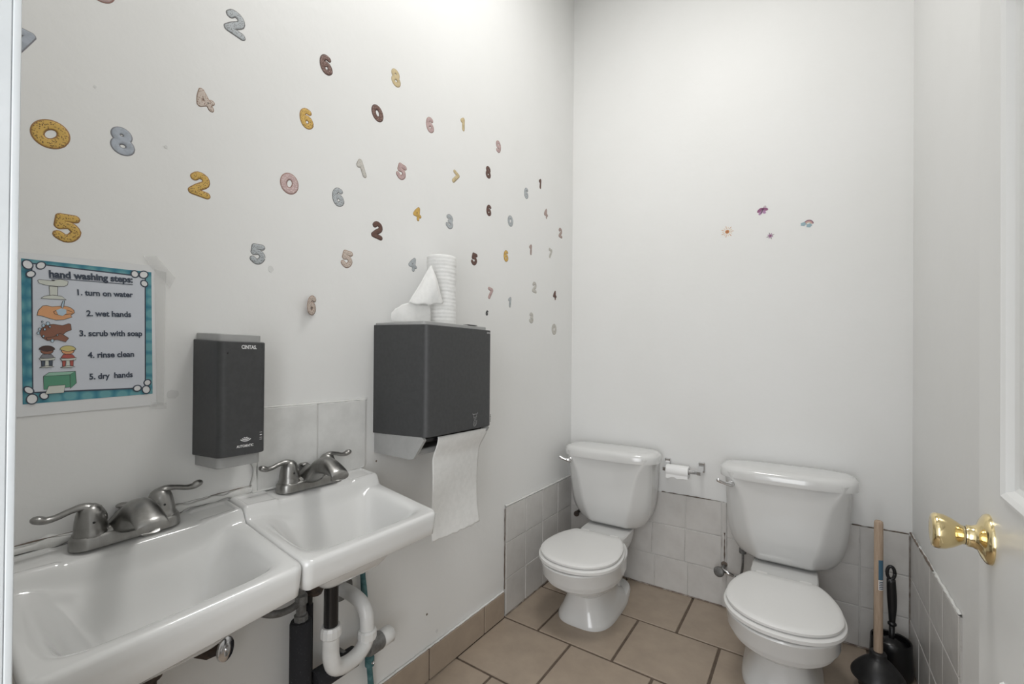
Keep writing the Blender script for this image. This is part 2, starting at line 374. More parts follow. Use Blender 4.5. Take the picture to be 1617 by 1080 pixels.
# ------------------------------------------------------------------ SINKS
def sstep(a, b, t):
    t = min(max((t-a)/(b-a), 0), 1); return t*t*(3-2*t)
def make_sink(name, label, cy, mw, D=.312, Wd=.358, drop=0.0):
    root = thing(name, label, 'sink', mw)
    hw = Wd/2
    def axis(n, L, edge):
        out = []
        for i in range(n+1):
            t = i/n; out.append(L*(t-edge*sin(2*pi*t)/(2*pi)))
        return out
    xs = axis(96, D, .55); ysx = [v-hw for v in axis(110, Wd, .55)]
    Dm = .128
    def g(t):
        t = .07*log(1+exp(min(t, 3)/.07)); t = min(t, 1.0); return 1-(1-t)**2.1
    def top(x, y):
        ay = abs(y)
        zl = .000-.10*x
        if .014 < x < .066: pass
        pad = sstep(.098, .103, ay)*(1-sstep(hw-.016, hw-.010, ay))*sstep(.010, .015, x)*(1-sstep(.058, .063, x))
        zl -= .0035*pad
        zl += .0035*sstep(.098, .106, ay)*(1-0)           # side shelves stand a little above the tap deck
        zr = -.019-.143*x
        q = sstep(.068+.004*sin(ay*0), .086, x)
        z = zl*(1-q)+zr*q
        fb = g((x-.078)/.140); ff = g((D-.036-x)/.080); fy = g((hw-.033-ay)/.095)
        z -= Dm*min(1, fb*1.0)*ff*fy*1.04
        r = .0085; e = min(D-x, hw-ay)
        if e < r: z -= r-sqrt(max(r*r-(r-e)**2, 0))
        return z
    R = .020
    def corner(x, y):
        a, b = x-(D-R), abs(y)-(hw-R)
        if a > 0 and b > 0:
            k = max(a, b)/hypot(a, b); a *= k; b *= k; return D-R+a, math.copysign(hw-R+b, y)
        return x, y
    vs, fs = [], []; nx, ny = len(xs), len(ysx)
    for x in xs:
        for y in ysx:
            X, Y = corner(x, y); vs.append((X, Y, top(x, y)))
    for i in range(nx-1):
        for j in range(ny-1): fs.append((i*ny+j, (i+1)*ny+j, (i+1)*ny+j+1, i*ny+j+1))
    # skirt: walk the perimeter
    per = [i*ny for i in range(nx)]+[(nx-1)*ny+j for j in range(1, ny)]+[i*ny+ny-1 for i in range(nx-2, -1, -1)]
    prev = per
    def zb(y): return -.123-drop*(.5-y/Wd)
    steps = [(.25, .0012), (.6, .0035), (.93, .006), (1.0, .011), (1.0, .030)]
    for (t, ins) in steps:
        cur = []
        for idx in per:
            x, y, z = vs[idx]; zbt = zb(y)+.012*(1-x/D)*0
            xx = x-(ins if x > .02 else 0) if x > D-R else x
            cx_, cy_ = (min(x, D-R), max(min(y, hw-R), -hw+R)); d = Vector((x-cx_, y-cy_)); L = d.length
            if L > 1e-6: d = d/L
            else: d = Vector((0, math.copysign(1, y)))
            if x < D-R: d = Vector((0, math.copysign(1, y)))
            cur.append(len(vs)); vs.append((x-d.x*ins, y-d.y*ins, z+(zbt-z)*t))
        for a in range(len(per)-1): fs.append((prev[a], prev[a+1], cur[a+1], cur[a]))
        prev = cur
    basin = link('basin', mesh(vs, fs), PORC, root)
    # underside bowl
    us, uf = [], []; nu, nv = 40, 44
    for i in range(nu+1):
        for j in range(nv+1):
            x = .012+(D-.040)*i/nu; y = -(hw-.018)+(2*hw-.036)*j/nv
            us.append((x, y, min(top(x, y)-.013, -.100)))
    for i in range(nu):
        for j in range(nv): uf.append((i*(nv+1)+j, (i+1)*(nv+1)+j, (i+1)*(nv+1)+j+1, i*(nv+1)+j+1))
    link('bowl_underside', mesh(us, uf), PORC, root)
    link('drain', mesh(*join([lathe([(.021, 0), (.021, .003), (.017, .0035), (.006, .0022)], 28)])), CHROME, root, T(.165, 0, top(.165, 0)+.0002))
    link('overflow_hole', mesh(*lathe([(.006, 0), (.006, .0012)], 16, 'x')), CRACK, root, T(.2715, 0, -.10))
    return root
# far sink is level, near sink hangs slightly lower on its outer side
Z0 = .795
far_sink = make_sink('wall_sink', 'white wall-hung sink beside the paper towel dispenser', 0, T(.002, -1.5600, Z0))
near_sink = make_sink('wall_sink', 'white wall-hung sink below the hand-washing poster', 0, T(.002, -1.739, Z0-.001) @ Matrix.Rotation(radians(2.3), 4, 'X') @ T(0, -.1805, 0), drop=.018)

# ------------------------------------------------------------------ FAUCETS
def make_faucet(label, mw):
    root = thing('faucet', label, 'faucet', mw)          # origin: deck centre, x out of the wall, z up
    def stadium(z, hx, hy, n=40, cx=0):
        out = []
        for i in range(n):
            a = 2*pi*i/n; x = hx*cos(a); y = hx*sin(a)
            out.append((x+cx, y+math.copysign(hy-hx, y if abs(y) > 1e-9 else 1), z))
        return out
    base = [stadium(0, .0265, .081), stadium(.004, .0268, .0812), stadium(.016, .0255, .080), stadium(.021, .0235, .078), stadium(.0222, .019, .073)]
    link('base_plate', autosmooth(mesh(*loft(base)), 60), NICKEL, root)
    # saddle between the hubs and the spout
    loops = []
    n = 18
    for i in range(n+1):
        t = i/n; x = -.022+t*.155                        # along x (outwards)
        rise = .020+.062*sin(min(t/.62, 1)*pi/2)**1.3
        zt = rise if t < .62 else rise-.030*((t-.62)/.38)**2
        zb = 0.012 if t < .30 else .012+.030*sstep(.30, .50, t)+.004*(t-.5)
        zb = min(zb, zt-.016)
        w = .031-.010*sstep(.0, .55, t)+.002*sstep(.6, 1, t)
        l = []
        for k in range(24):
            a = 2*pi*k/24; cx_, sn = cos(a), sin(a)
            yy = w*math.copysign(abs(cx_)**.8, cx_); zz = (zt+zb)/2+(zt-zb)/2*math.copysign(abs(sn)**(.9 if sn > 0 else .55), sn)
            l.append((x+(.006*(1-abs(cx_)) if t > .9 else 0), yy, zz))
        loops.append(l)
    link('spout', autosmooth(mesh(*loft(loops)), 55), NICKEL, root)
    link('aerator', autosmooth(mesh(*lathe([(.0115, 0), (.0125, .002), (.0125, .012)], 24))), NICKEL, root, T(.118, 0, .030))
    # flared saddle wings along the base
    ws = []
    for i in range(13):
        t = i/12; y = -.046+.092*t; h = .021+.034*exp(-((y)/.024)**2); d = .0215
        ws.append([(-d, y, .012), (d, y, .012), (d*.9, y, h*.8), (d*.5, y, h), (-d*.5, y, h), (-d*.9, y, h*.8)])
    link('saddle', mesh(*loft(ws)), NICKEL, root)
    for s in (-1, 1):
        prof = [(.0250, .020), (.0250, .025), (.0228, .028), (.0226, .035), (.0212, .047), (.0190, .058), (.0155, .067), (.009, .0725), (.001, .074)]
        hub = link('handle_hub', autosmooth(mesh(*lathe(prof, 32)), 50), NICKEL, root, T(0, s*.0508, 0))
        P = catmull([(0, -s*.007, .046), (0, -s*.002, .062), (0, s*.010, .0705), (0, s*.026, .0685), (0, s*.042, .0635), (0, s*.055, .0625), (0, s*.064, .0660)], 5)
        R = [.0165-(.0165-.0070)*sstep(0, .50, i/(len(P)-1))+.0022*sstep(.6, 1, i/(len(P)-1)) for i in range(len(P))]
        link('lever_handle', mesh(*tube(P, R, 16, flat=((0, 0, 1), .72), rounded=True)), NICKEL, hub)
        link('set_screw', mesh(*lathe([(.002, 0), (.002, .001)], 10, 'x')), BLACKP, hub, T(.0212, 0, .045))
    rod = link('lift_rod', mesh(*lathe([(.0022, .01), (.0022, .044), (.0045, .046), (.0105, .049), (.0115, .052), (.009, .0545), (.001, .055)], 20)), NICKEL, root, T(-.020, -.004, 0) if False else T(-.0235, 0, 0))
    return root
make_faucet('brushed nickel two-handle faucet on the sink beside the paper towel dispenser', T(.0375, -1.5680, Z0-.002))
make_faucet('brushed nickel two-handle faucet on the sink below the hand-washing poster', T(.002, -1.739, Z0-.001) @ Matrix.Rotation(radians(2.3), 4, 'X') @ T(.0365, -.1875, -.002))

# ------------------------------------------------------------------ PLUMBING UNDER THE SINKS
tr = thing('sink_drain_trap', 'black and white plastic drain trap under the sink beside the towel dispenser', 'drain', T(.150, -1.575, 0))
def rel(P, o): return [Vector(p)-Vector(o) for p in P]
o_ = (.150, -1.575, 0)
tobj('tailpiece', rel([(.150, -1.575, .612), (.150, -1.575, .462)], o_), .0165, mat('black_abs', (.006, .006, .007), .22), tr, n=24)
link('drain_flange', autosmooth(mesh(*lathe([(.020, .585), (.030, .588), (.032, .604), (.020, .612)], 24))), BLACKP, tr)
link('slip_nut', autosmooth(mesh(*lathe([(.0225, .452), (.0245, .455), (.0245, .472), (.021, .479)], 14)), 20), PVC, tr)
lp = catmull([(.150, -1.575, .470), (.150, -1.575, .43), (.150, -1.574, .402), (.147, -1.562, .372), (.140, -1.530, .354), (.131, -1.488, .350), (.124, -1.458, .362), (.122, -1.449, .385)], 8)
tobj('trap_bend', rel(lp, o_), .0195, PVC, tr, n=24)
link('slip_nut', autosmooth(mesh(*lathe([(.0225, -.012), (.0245, -.008), (.0245, .010), (.021, .015)], 14)), 20), PVC, tr, T(.122-.150, -1.449+1.575, .382))
lp = catmull([(.122, -1.449, .380), (.121, -1.449, .412), (.115, -1.448, .436), (.095, -1.447, .456), (.064, -1.446, .464), (.03, -1.445, .466), (.001, -1.445, .466)], 8)
tobj('trap_arm', rel(lp, o_), .0185, PVC, tr, n=24)
link('wall_flange', autosmooth(mesh(*lathe([(.036, .0), (.034, .004), (.022, .007)], 28, 'x'))), GALV, tr, T(-.149, -1.445+1.575, .466))

ip = thing('insulated_pipe', 'upright black foam-insulated pipe under the joint of the two sinks', 'pipe', T(.055, -1.595, 0))
link('insulation', autosmooth(mesh(*lathe([(.0255, .001), (.0255, .462), (.023, .468), (.012, .469)], 28)), 60), FOAM, ip)
link('valve_nut', autosmooth(mesh(*lathe([(.013, .466), (.0165, .468), (.0165, .482), (.012, .484), (.0115, .508), (.015, .510), (.015, .530), (.010, .534), (.010, .60)], 8)), 20), GALV, ip)
tobj('supply_hose', catmull([(0, 0, .515), (.0, -.03, .508), (-.004, -.065, .512), (-.010, -.10, .535), (-.012, -.12, .58), (-.01, -.13, .63)], 6), .0085, GALV, ip, n=12)
ip2 = thing('insulated_pipe', 'thin dark upright pipe just behind the white trap', 'pipe', T(.0155, -1.552, 0))
link('insulation', mesh(*lathe([(.0115, .001), (.0115, .475), (.009, .478)], 24)), FOAM, ip2)
tobj('supply_hose', catmull([(0, 0, .47), (0, 0, .53), (.012, -.012, .555), (.015, -.01, .61)], 6), .010, BLACKP, ip2, n=12)
link('stop_valve', autosmooth(mesh(*lathe([(.018, .500), (.022, .508), (.022, .53), (.014, .54)], 12)), 25), RUST, ip2, T(.008, .012, 0))

hp = thing('waste_pipe', 'grey metal waste pipe with foam cover running low along the wall below the sinks', 'pipe', T(.059, -1.368, .296))
tobj('insulation', [(0, -.196, 0), (0, -.075, 0)], .0270, FOAM, hp, n=28)
tobj('pipe_body', [(0, -.10, 0), (0, .020, 0)], .0195, GALV, hp, n=24)
tobj('hub_band', [(0, -.035, 0), (0, -.028, 0), (0, .010, 0), (0, .016, 0)], [.0235, .026, .026, .0235], GALV, hp, n=24)
tobj('end_cap', [(0, .014, 0), (0, .020, 0), (0, .050, 0), (0, .053, 0)], [.020, .0245, .0245, .021], PVC, hp, n=24)
link('wall_strap', bevelbox(-.0585, .0, -.110, -.100, -.028, .028, .001), GALV, hp)

cp = thing('copper_pipe', 'blue-green corroded copper pipe under the right end of the sinks', 'pipe', T(.0175, -1.385, 0))
P = catmull([(.003, .038, .0), (.003, .032, .12), (.0, .018, .28), (.0, .006, .42), (-.001, -.012, .60), (-.001, -.02, .69)], 6)
tobj('pipe_body', P, [.0085+.0014*noise.noise(Vector((0, 0, q.z*30))) for q in P], COPPER, cp, n=14)
link('pipe_coupling', autosmooth(mesh(*lathe([(.010, 0), (.0135, .002), (.0135, .026), (.010, .03)], 14)), 30), COPPER, cp, T(.001, .026, .205))
link('pipe_coupling', autosmooth(mesh(*lathe([(.009, 0), (.0125, .004), (.0125, .018), (.009, .022)], 14)), 30), COPPER, cp, T(0, .011, .375))
link('clamp_screw', mesh(*lathe([(.004, 0), (.005, .004), (.002, .010)], 10, 'x')), CHROME, cp, T(.012, .026, .22))

sv = thing('stop_valve', 'round chrome valve handle on the wall under the sink below the poster', 'valve', T(.0, -1.775, .500))
tobj('valve_stem', [(.0, -.03, -.012), (.045, -.018, -.004), (.070, -.002, .001)], [.014, .016, .008], RUST, sv, n=16)
me = mesh(*lathe([(.0045, -.010), (.0045, 0), (.0215, .001), (.0235, .003), (.0235, .007), (.021, .0085), (.006, .0088), (.005, .0105), (.001, .0105)], 32)); autosmooth(me, 40)
link('valve_handle', me, CHROME, sv, T(.072, -.001, .001) @ Vector((.80, .45, .12)).to_track_quat('Z', 'Y').to_matrix().to_4x4())
nd = thing('sink_drain', 'dark corroded drain pipe under the sink below the hand-washing poster', 'drain', T(.150, -1.93, 0))
link('tailpiece', autosmooth(mesh(*lathe([(.016, .36), (.016, .56), (.024, .562), (.024, .585), (.030, .59), (.030, .604), (.02, .606)], 20)), 30), RUST, nd)
link('sink_bracket', autosmooth(mesh(*lathe([(.004, 0), (.009, .004), (.009, .012), (.004, .014)], 10)), 20), GALV, far_sink, T(.09, .085, -.163))

# ------------------------------------------------------------------ SOAP DISPENSER
def prism_cover(y0, y1, z0, z1, d, taper_y, taper_z, r, n=6):
    """wall box: back edge at x=0, front at x=d, vertical front edges rounded by r"""
    def outline(k, z, zz):
        pts = []
        Y0, Y1 = y0+taper_y, y1-taper_y
        pts.append((0, y0, z))
        for i in range(n+1):
            a = pi/2*i/n; pts.append((d-r+r*sin(a), Y0+r-r*cos(a), z+(zz-z)*((d-r+r*sin(a))/d)))
        for i in range(n+1):
            a = pi/2*i/n; pts.append((d-r+r*cos(a), Y1-r+r*sin(a), z+(zz-z)*((d-r+r*cos(a))/d)))
        pts.append((0, y1, z)); return pts
    e = .0015
    l0 = outline(0, z0, z0+taper_z); l1 = outline(1, z1, z1-taper_z)
    def inset(l, dz): return [(x-e*(x > .01), y+(e if y < (y0+y1)/2 else -e), z+dz) for x, y, z in l]
    return loft([inset(l0, 0), [(x, y, z+e) for x, y, z in l0], [(x, y, z-e) for x, y, z in l1], inset(l1, 0)])
sd = thing('soap_dispenser', 'tall narrow charcoal automatic soap dispenser between poster and backsplash tiles', 'dispenser', T(0, -1.7615, .886))
def P2(x, y, z): return (x, y, z)
link('cover', autosmooth(mesh(*prism_cover(-.0500, .0500, .023, .272, .118, .003, .006, .016)), 30), DARKP, sd)
link('housing', autosmooth(mesh(*prism_cover(-.0445, .0445, 0, .286, .102, .002, .004, .010)), 30), GREYP, sd, T(.0005, 0, 0))
def front_text(s, parent, d, y, z, w, h, m, bold=0.0, name='printed_text'):
    me = text_mesh(s, h, w, .00015, bold); return link(name, me, m, parent, Matrix.Translation((d, y, z)) @ LW)
front_text('CINTAS.', sd, .1183, -.006, .2515, .030, .0108, WHITEINK, .0003)
front_text('AUTOMATIC', sd, .1183, -.0135, .0455, .033, .0072, WHITEINK, .0002)
arcs = []
for i, r in enumerate((.003, .007, .011)):
    pts = []
    for a in [radians(-145+110*k/10) for k in range(11)]: pts.append((cos(a)*r, sin(a)*r*.8))
    for a in [radians(-35-110*k/10) for k in range(11)]: pts.append((cos(a)*(r+.0022), sin(a)*(r+.0022)*.8))
    arcs.append(extrude_poly(pts, .0002))
link('wave_symbol', mesh(*join(arcs), smooth=False), WHITEINK, sd, Matrix.Translation((.1182, .004, .0675)) @ LW)
link('indicator_light', bevelbox(.118, .1188, .0325, .0365, .066, .0685, .0003), WHITEINK, sd)
for q in (.072, .061, .057): link('indicator_mark', bevelbox(.118, .1184, .032, .037, q, q+.0012, 0), GREYINK, sd)
link('lock_hole', mesh(*lathe([(.0017, 0), (.0017, .0008)], 12, 'x')), BLACKP, sd, T(.1178, -.032, .242))

# ------------------------------------------------------------------ PAPER TOWEL DISPENSER
td = thing('towel_dispenser', 'large charcoal paper towel dispenser with grey base on the left wall', 'dispenser', T(0, -1.186, .834))
link('cover', autosmooth(mesh(*prism_cover(-.155, .155, .060, .388, .222, .004, .006, .018)), 30), DARKP, td)
# grey frame: top tray, back plate, two sloping cheeks under the cover
link('top_tray', autosmooth(mesh(*prism_cover(-.148, .148, .375, .3945, .205, .003, .001, .014)), 30), GREYP, td)
link('lock_slot', bevelbox(.165, .206, .045, .090, .3945, .3962, .0005), BLACKP, td)
cheek = [(0, .0), (.155, -.004+.002), (.172, .002), (.212, .058), (.205, .066), (0, .066)]
for s in (-1, 1):
    ya, yb = (s*.150, s*.140)
    vs = [(x, ya, z) for x, z in cheek]+[(x, yb, z) for x, z in cheek]; n = len(cheek)
    fs = [tuple(range(n)), tuple(range(n, 2*n))[::-1]]+[(i, (i+1) % n, (i+1) % n+n, i+n) for i in range(n)]
    me = mesh(vs, fs, smooth=False)
    link('side_cheek', me, GREYP, td)
link('back_plate', bevelbox(.001, .012, -.146, .146, .005, .39, .002), GREYP, td)
link('throat', bevelbox(.06, .19, -.138, .138, .045, .060, .004), BLACKP, td)
link('cutter_bar', bevelbox(.045, .160, -.1395, .1395, .004, .022, .004), GREYP, td)
front_text('CINTAS', td, .2222, .120, .371, .018, .0068, GREYINK, .0003)
# towel-and-hand pictogram, drawn as thin lines
def linedraw(paths, w, m, parent, mw, name='printed_symbol'):
    parts = []
    for P in paths:
        P = [Vector((x, y, 0)) for x, y in P]; parts.append(tube(P, w, 6, flat=((0, 0, 1), .25)))
    return link(name, mesh(*join(parts)), m, parent, mw)
sym = [[(-.012, .034), (-.011, .029), (.012, .029), (.013, .034)], [(-.009, .029), (-.007, .020), (.007, .020), (.009, .029)],
       [(-.005, .020), (-.004, .012), (.0, .015), (.004, .012), (.005, .020)],
       [(-.009, -.002), (-.007, .006), (-.001, .010), (.005, .006), (.009, .009), (.008, .0), (.004, -.007), (-.004, -.009), (-.009, -.002)],
       [(-.004, -.006), (-.003, .002), (.003, .003)], [(.001, -.006), (.004, .0)]]
linedraw(sym, .0006, GREYINK, td, Matrix.Translation((.2225, .062, .083)) @ LW)
for i in range(5): link('side_vent', bevelbox(.2205, .2224, .1425, .1445, .080+i*.005, .0825+i*.005, 0), BLACKP, td)
# the sheet hanging out of it
def sheet(fn, nu, nv, name, m, parent=None, thick=.0005, mw=None):
    vs, fs = [], []
    for i in range(nu+1):
        for j in range(nv+1): vs.append(fn(i/nu, j/nv))
    for i in range(nu):
        for j in range(nv): fs.append((i*(nv+1)+j, (i+1)*(nv+1)+j, (i+1)*(nv+1)+j+1, i*(nv+1)+j+1))
    me = mesh(vs, fs); o = link(name, me, m, parent, mw)
    md = o.modifiers.new('s', 'SOLIDIFY'); md.thickness = thick; md.offset = 0
    return o
def hang(s, t):
    y = -1.268+.232*s
    # leaves the throat, bends over the lip, then hangs and drifts forward
    z = .892-.318*t; x = .200-.03*sstep(0, .25, t)+.006*sin(t*5+s*2)+.010*t*t*sin(s*pi*.9+.4)
    if t > .97: z += .0035*noise.noise(Vector((s*40, 0, 0)))*1.6
    y += .010*t*(1-s*1.1)+.006*t*t*(-1)*(s-.5)+.013*sstep(.80, 1, t)*(s > .5)*(s-.5)
    return (x, y, z-.004*s*t+.010*sstep(.85, 1, t)*(1-abs(2*s-1))*0)
hs = sheet(hang, 30, 60, 'paper_towel', PAPER, thick=.0006)
tag(hs, 'white paper towel sheet hanging out of the bottom of the charcoal dispenser', 'paper towel')

# ------------------------------------------------------------------ PAPER TOWEL ROLL STANDING ON THE DISPENSER
ZT = .834+.3945+.0006
tr_ = thing('paper_towel_roll', 'half-used white paper towel roll standing on top of the charcoal towel dispenser', 'paper towel', T(.082, -1.135, ZT))
vs_, fs_ = lathe([(.018, 0), (.047, 0), (.0485, .002)]+[(.049+.0006*sin(i*2.1), .002+.225*i/24) for i in range(1, 24)]+[(.0485, .227), (.047, .2295), (.018, .2295), (.018, 0)], 40, cap=False)
vs_ = [(x*(1+.03*noise.noise(Vector((x*20, y*20, z*8)))), y*(1+.03*noise.noise(Vector((y*20, x*20, z*8)))), z+(.002*noise.noise(Vector((x*50, y*50, 1))) if z > .2 else 0)) for x, y, z in vs_]
link('roll', mesh(vs_, fs_), EMBOSS, tr_)
# loose end: stands on the dispenser, curves away to the left, torn off along a falling edge
_R = Vector((.082, -1.135, ZT))
def rp_(x, u, v): return on(0, x, u, v)-_R
LTOP = catmull([rp_(.118, 680, 481), rp_(.112, 664, 481), rp_(.104, 648, 477.5), rp_(.088, 631, 484), rp_(.070, 617.5, 494)], 5)
def loose(s, t):
    k = s*(len(LTOP)-1); i = min(int(k), len(LTOP)-2); p = LTOP[i].lerp(LTOP[i+1], k-i)
    z = .0006+(p.z-.0006)*t
    return (p.x+.004*sin(t*3.1)*(s-.3), p.y+.003*sin(t*3+s*3), z+(.0012*sin(s*31) if t > .95 else 0))
sheet(loose, 26, 12, 'loose_sheet', PAPER, tr_, .0006)
FA, FB, FC = rp_(.120, 681, 419), rp_(.142, 699, 478.5), rp_(.108, 646, 478)
def flap(s, t):                     # folded-over corner hanging in front of the roll
    bot = FB.lerp(FC, s)+Vector((.010*sin(pi*s), 0, -.006*sin(pi*s)-.002*sin(s*17)))
    p = (FA+Vector((0, -.006*s, -.004*s))).lerp(bot, t)
    p.x += .014*sin(pi*t)*sin(pi*min(s+.15, 1))+.0025*sin(s*11+t*7)*t
    return tuple(p)
sheet(flap, 24, 24, 'folded_corner', PAPER, tr_, .0006)

# ------------------------------------------------------------------ TOILETS
def make_toilet(label, mw):
    root = thing('toilet', label, 'toilet', mw)
    # bowl body
    def L(z, w, yb, yf, e=2.15, eb=2.2):
        yf += .031 if z > .13 else .022
        w *= .968
        yc = yf+(yb-yf)*.46; return superloop(0, yc, w/2, yc-yf, z, 64, e, eb, yb-yc)
    loops = [L(.0, .258, -.10, -.540, 3.2, 3.2), L(.010, .258, -.10, -.540, 3.2, 3.2), L(.020, .250, -.11, -.535, 3.2, 3.0), L(.05, .218, -.15, -.522, 3.0), L(.09, .186, -.18, -.515, 2.7),
             L(.118, .180, -.19, -.515, 2.5), L(.128, .192, -.19, -.530, 2.4), L(.140, .225, -.19, -.560, 2.3), L(.160, .262, -.19, -.600, 2.2), L(.182, .290, -.19, -.630),
             L(.1985, .304, -.19, -.645), L(.2005, .322, -.19, -.659), L(.222, .326, -.19, -.664), L(.2240, .342, -.19, -.678), L(.252, .344, -.19, -.684), L(.270, .350, -.19, -.690), L(.278, .352, -.19, -.692),
             L(.283, .349, -.19, -.689), L(.285, .340, -.19, -.680), L(.285, .25, -.25, -.61), L(.26, .235, -.26, -.60), L(.19, .16, -.30, -.53), L(.17, .06, -.35, -.45)]
    link('bowl', autosmooth(mesh(*loft(loops)), 35), PORC, root)
    # rear foot and trapway
    def box(z, w, yb, yf, e=5): yc = (yb+yf)/2; return superloop(0, yc, w/2, (yb-yf)/2, z, 48, e)
    link('foot', autosmooth(mesh(*loft([box(0, .225, -.045, -.44, 3), box(.018, .225, -.045, -.44, 3), box(.026, .215, -.052, -.43, 3), box(.03, .19, -.07, -.41, 3)])), 35), PORC, root)
    link('trapway', autosmooth(mesh(*loft([box(.02, .14, -.085, -.40, 3), box(.10, .13, -.09, -.40, 3), box(.20, .17, -.07, -.36, 4), box(.24, .21, -.05, -.34), box(.282, .222, -.045, -.300), box(.298, .222, -.045, -.288), box(.303, .214, -.05, -.282)])), 35), PORC, root)
    for s in (-1, 1):
        link('floor_bolt', autosmooth(mesh(*lathe([(.012, 0), (.011, .006), (.006, .009), (.006, .018), (.003, .020)], 10)), 25), RUST, root, T(s*.088, -.300, .028))
    # seat and cover
    def egg(z, w, yf, ymax, ins=0): return superloop(.003, -.485, w/2*.968-ins, -.485-yf-ins-.033, z, 72, 2.12, 2.0, .255, ymax)
    link('seat', autosmooth(mesh(*loft([egg(.2865, .352, -.690, -.289, .004), egg(.290, .358, -.694, -.289), egg(.300, .358, -.694, -.289), egg(.305, .350, -.688, -.287, .003)])), 40), SEATM, root)
    link('seat_cover', autosmooth(mesh(*loft([egg(.3075, .340, -.682, -.290, .003), egg(.310, .344, -.684, -.290), egg(.317, .344, -.684, -.290), egg(.3215, .338, -.680, -.293, .002), egg(.3235, .318, -.668, -.298, .004), egg(.324, .20, -.60, -.33)])), 40), SEATM, root)
    for s in (-1, 1):
        link('seat_hinge', autosmooth(mesh(*loft([superloop(s*.07, -.272, .019, .017, z, 24, 4) for z in (.300, .312)])), 40), SEATM, root)
    # tank: flat front panel whose edges sweep inward to the bottom
    def tk(z, w, d, cf, cb=.012):
        hw = w/2; y0 = -.022; y1 = y0-d; pts = []
        def arc(cx, cy, rx, ry, a0, a1, n=8):
            for i in range(n+1):
                a = a0+(a1-a0)*i/n; pts.append((cx+rx*cos(a), cy+ry*sin(a), z))
        arc(hw-cb, y0-cb, cb, cb, pi/2, 0, 4)
        r = .012
        # side, then a chamfer facet of width cf and depth ~ .6 cf with soft corners
        cy = y1+cf*.50+.02
        pts.append((hw, cy+.01, z)); pts.append((hw-.001, cy, z)); pts.append((hw-.35*cf-.001, y1+.33*cf+.010, z)); pts.append((hw-.90*cf-.005, y1+.09*cf+.0022, z)); pts.append((hw-1.02*cf-.009, y1+.0010, z)); pts.append((hw-1.12*cf-.014, y1, z))
        pts2 = [(-x, y, z_) for x, y, z_ in reversed(pts)]
        return pts+pts2
    zs = [(.664, .424, .178, .016), (.645, .4235, .178, .020), (.62, .423, .1775, .030), (.60, .422, .177, .040), (.57, .420, .176, .052), (.53, .417, .1745, .061), (.48, .412, .172, .067), (.43, .402, .168, .071), (.39, .386, .163, .073), (.365, .367, .157, .072), (.345, .343, .150, .067), (.326, .313, .140, .056), (.313, .275, .125, .040), (.308, .23, .105, .024)]
    link('tank', autosmooth(mesh(*loft([tk(*q) for q in zs])), 50), PORC, root)
    # lid
    def lid(z, ins): return superloop(0, -.108, .236-ins, .110-ins, z, 160, 3.1, 3.6, .096-ins*.6)
    link('tank_lid', autosmooth(mesh(*loft([lid(.640, .006), lid(.641, .001), lid(.650, 0), lid(.668, .001), lid(.678, .005), lid(.685, .014), lid(.6885, .030), lid(.690, .06)])), 45), PORC, root)
    # flush lever at the upper left of the tank front
    lv = link('flush_lever', autosmooth(mesh(*lathe([(.013, 0), (.013, -.004), (.009, -.008), (.007, -.018)], 20, 'y')), 40), CHROME, root, T(-.185, -.199, .618))
    link('lever_arm', mesh(*tube(catmull([(0, -.016, 0), (-.016, -.022, .003), (-.044, -.030, .014)], 5), [.0085]*4+[.0075]*4+[.0085]*3, 12, flat=((0, 1, 0), .6), rounded=True)), CHROME, lv)
    return root
TM1 = T(.283, -.012, 0, radians(1.2)); TM2 = T(1.017, -.006, 0, radians(.6))
t1 = make_toilet('white toilet in the left corner with a chrome holder on its right', TM1)
t2 = make_toilet('white toilet between the chrome tissue holder and the plunger, nearer the door', TM2)
# water supply of the second toilet: stop valve on the wall and tube to the tank
wv = thing('stop_valve', 'small chrome stop valve on the back wall beside the right toilet', 'valve', T(.782, -.009, .185))
link('pipe_hole', mesh(*lathe([(.013, 0), (.012, -.001)], 16, 'y')), CRACK, wv, T(0, 0, .012))
link('wall_stub', mesh(*lathe([(.008, 0), (.008, -.045)], 14, 'y')), GALV, wv, T(0, 0, .005))
link('valve_body', mesh(*tube([(-.004, -.045, .004), (.022, -.047, -.004), (.045, -.050, -.008)], [.010, .009, .007], 14)), CHROME, wv)
vh = mesh(*lathe([(.004, -.006), (.004, 0), (.019, .002), (.022, .005), (.022, .011), (.018, .015), (.001, .017)], 24)); autosmooth(vh, 40)
link('valve_handle', vh, GALV, wv, T(-.010, -.054, -.002) @ Matrix.Diagonal((1, 1.2, 1, 1)) @ Vector((-.35, -1, .15)).to_track_quat('Z', 'Y').to_matrix().to_4x4())
_o = Vector((.782-1.017, -.009+.004, .185))
_p = [Vector(q_)+_o for q_ in catmull([(.050, -.050, -.008), (.068, -.056, .0), (.078, -.062, .03), (.082, -.07, .07), (.082, -.075, .128)], 6)]
link('supply_tube', mesh(*tube(_p, .0045, 10)), GALV, t2)
link('coupling_nut', autosmooth(mesh(*lathe([(.010, .110), (.014, .112), (.014, .132), (.011, .134)], 8)), 20), GALV, t2, T(.082+_o.x, -.075+_o.y, _o.z))
ov = thing('stop_valve', 'rusty stop valve low behind the left toilet tank', 'valve', T(.060, -.012, .295))
link('valve_body', mesh(*tube([(0, 0, 0), (0, -.035, .0), (.012, -.055, .004)], [.008, .009, .011], 14)), RUST, ov)
link('valve_handle', mesh(*lathe([(.006, 0), (.015, -.004), (.013, -.012), (.003, -.014)], 14, 'y')), RUST, ov, T(.012, -.055, .004))

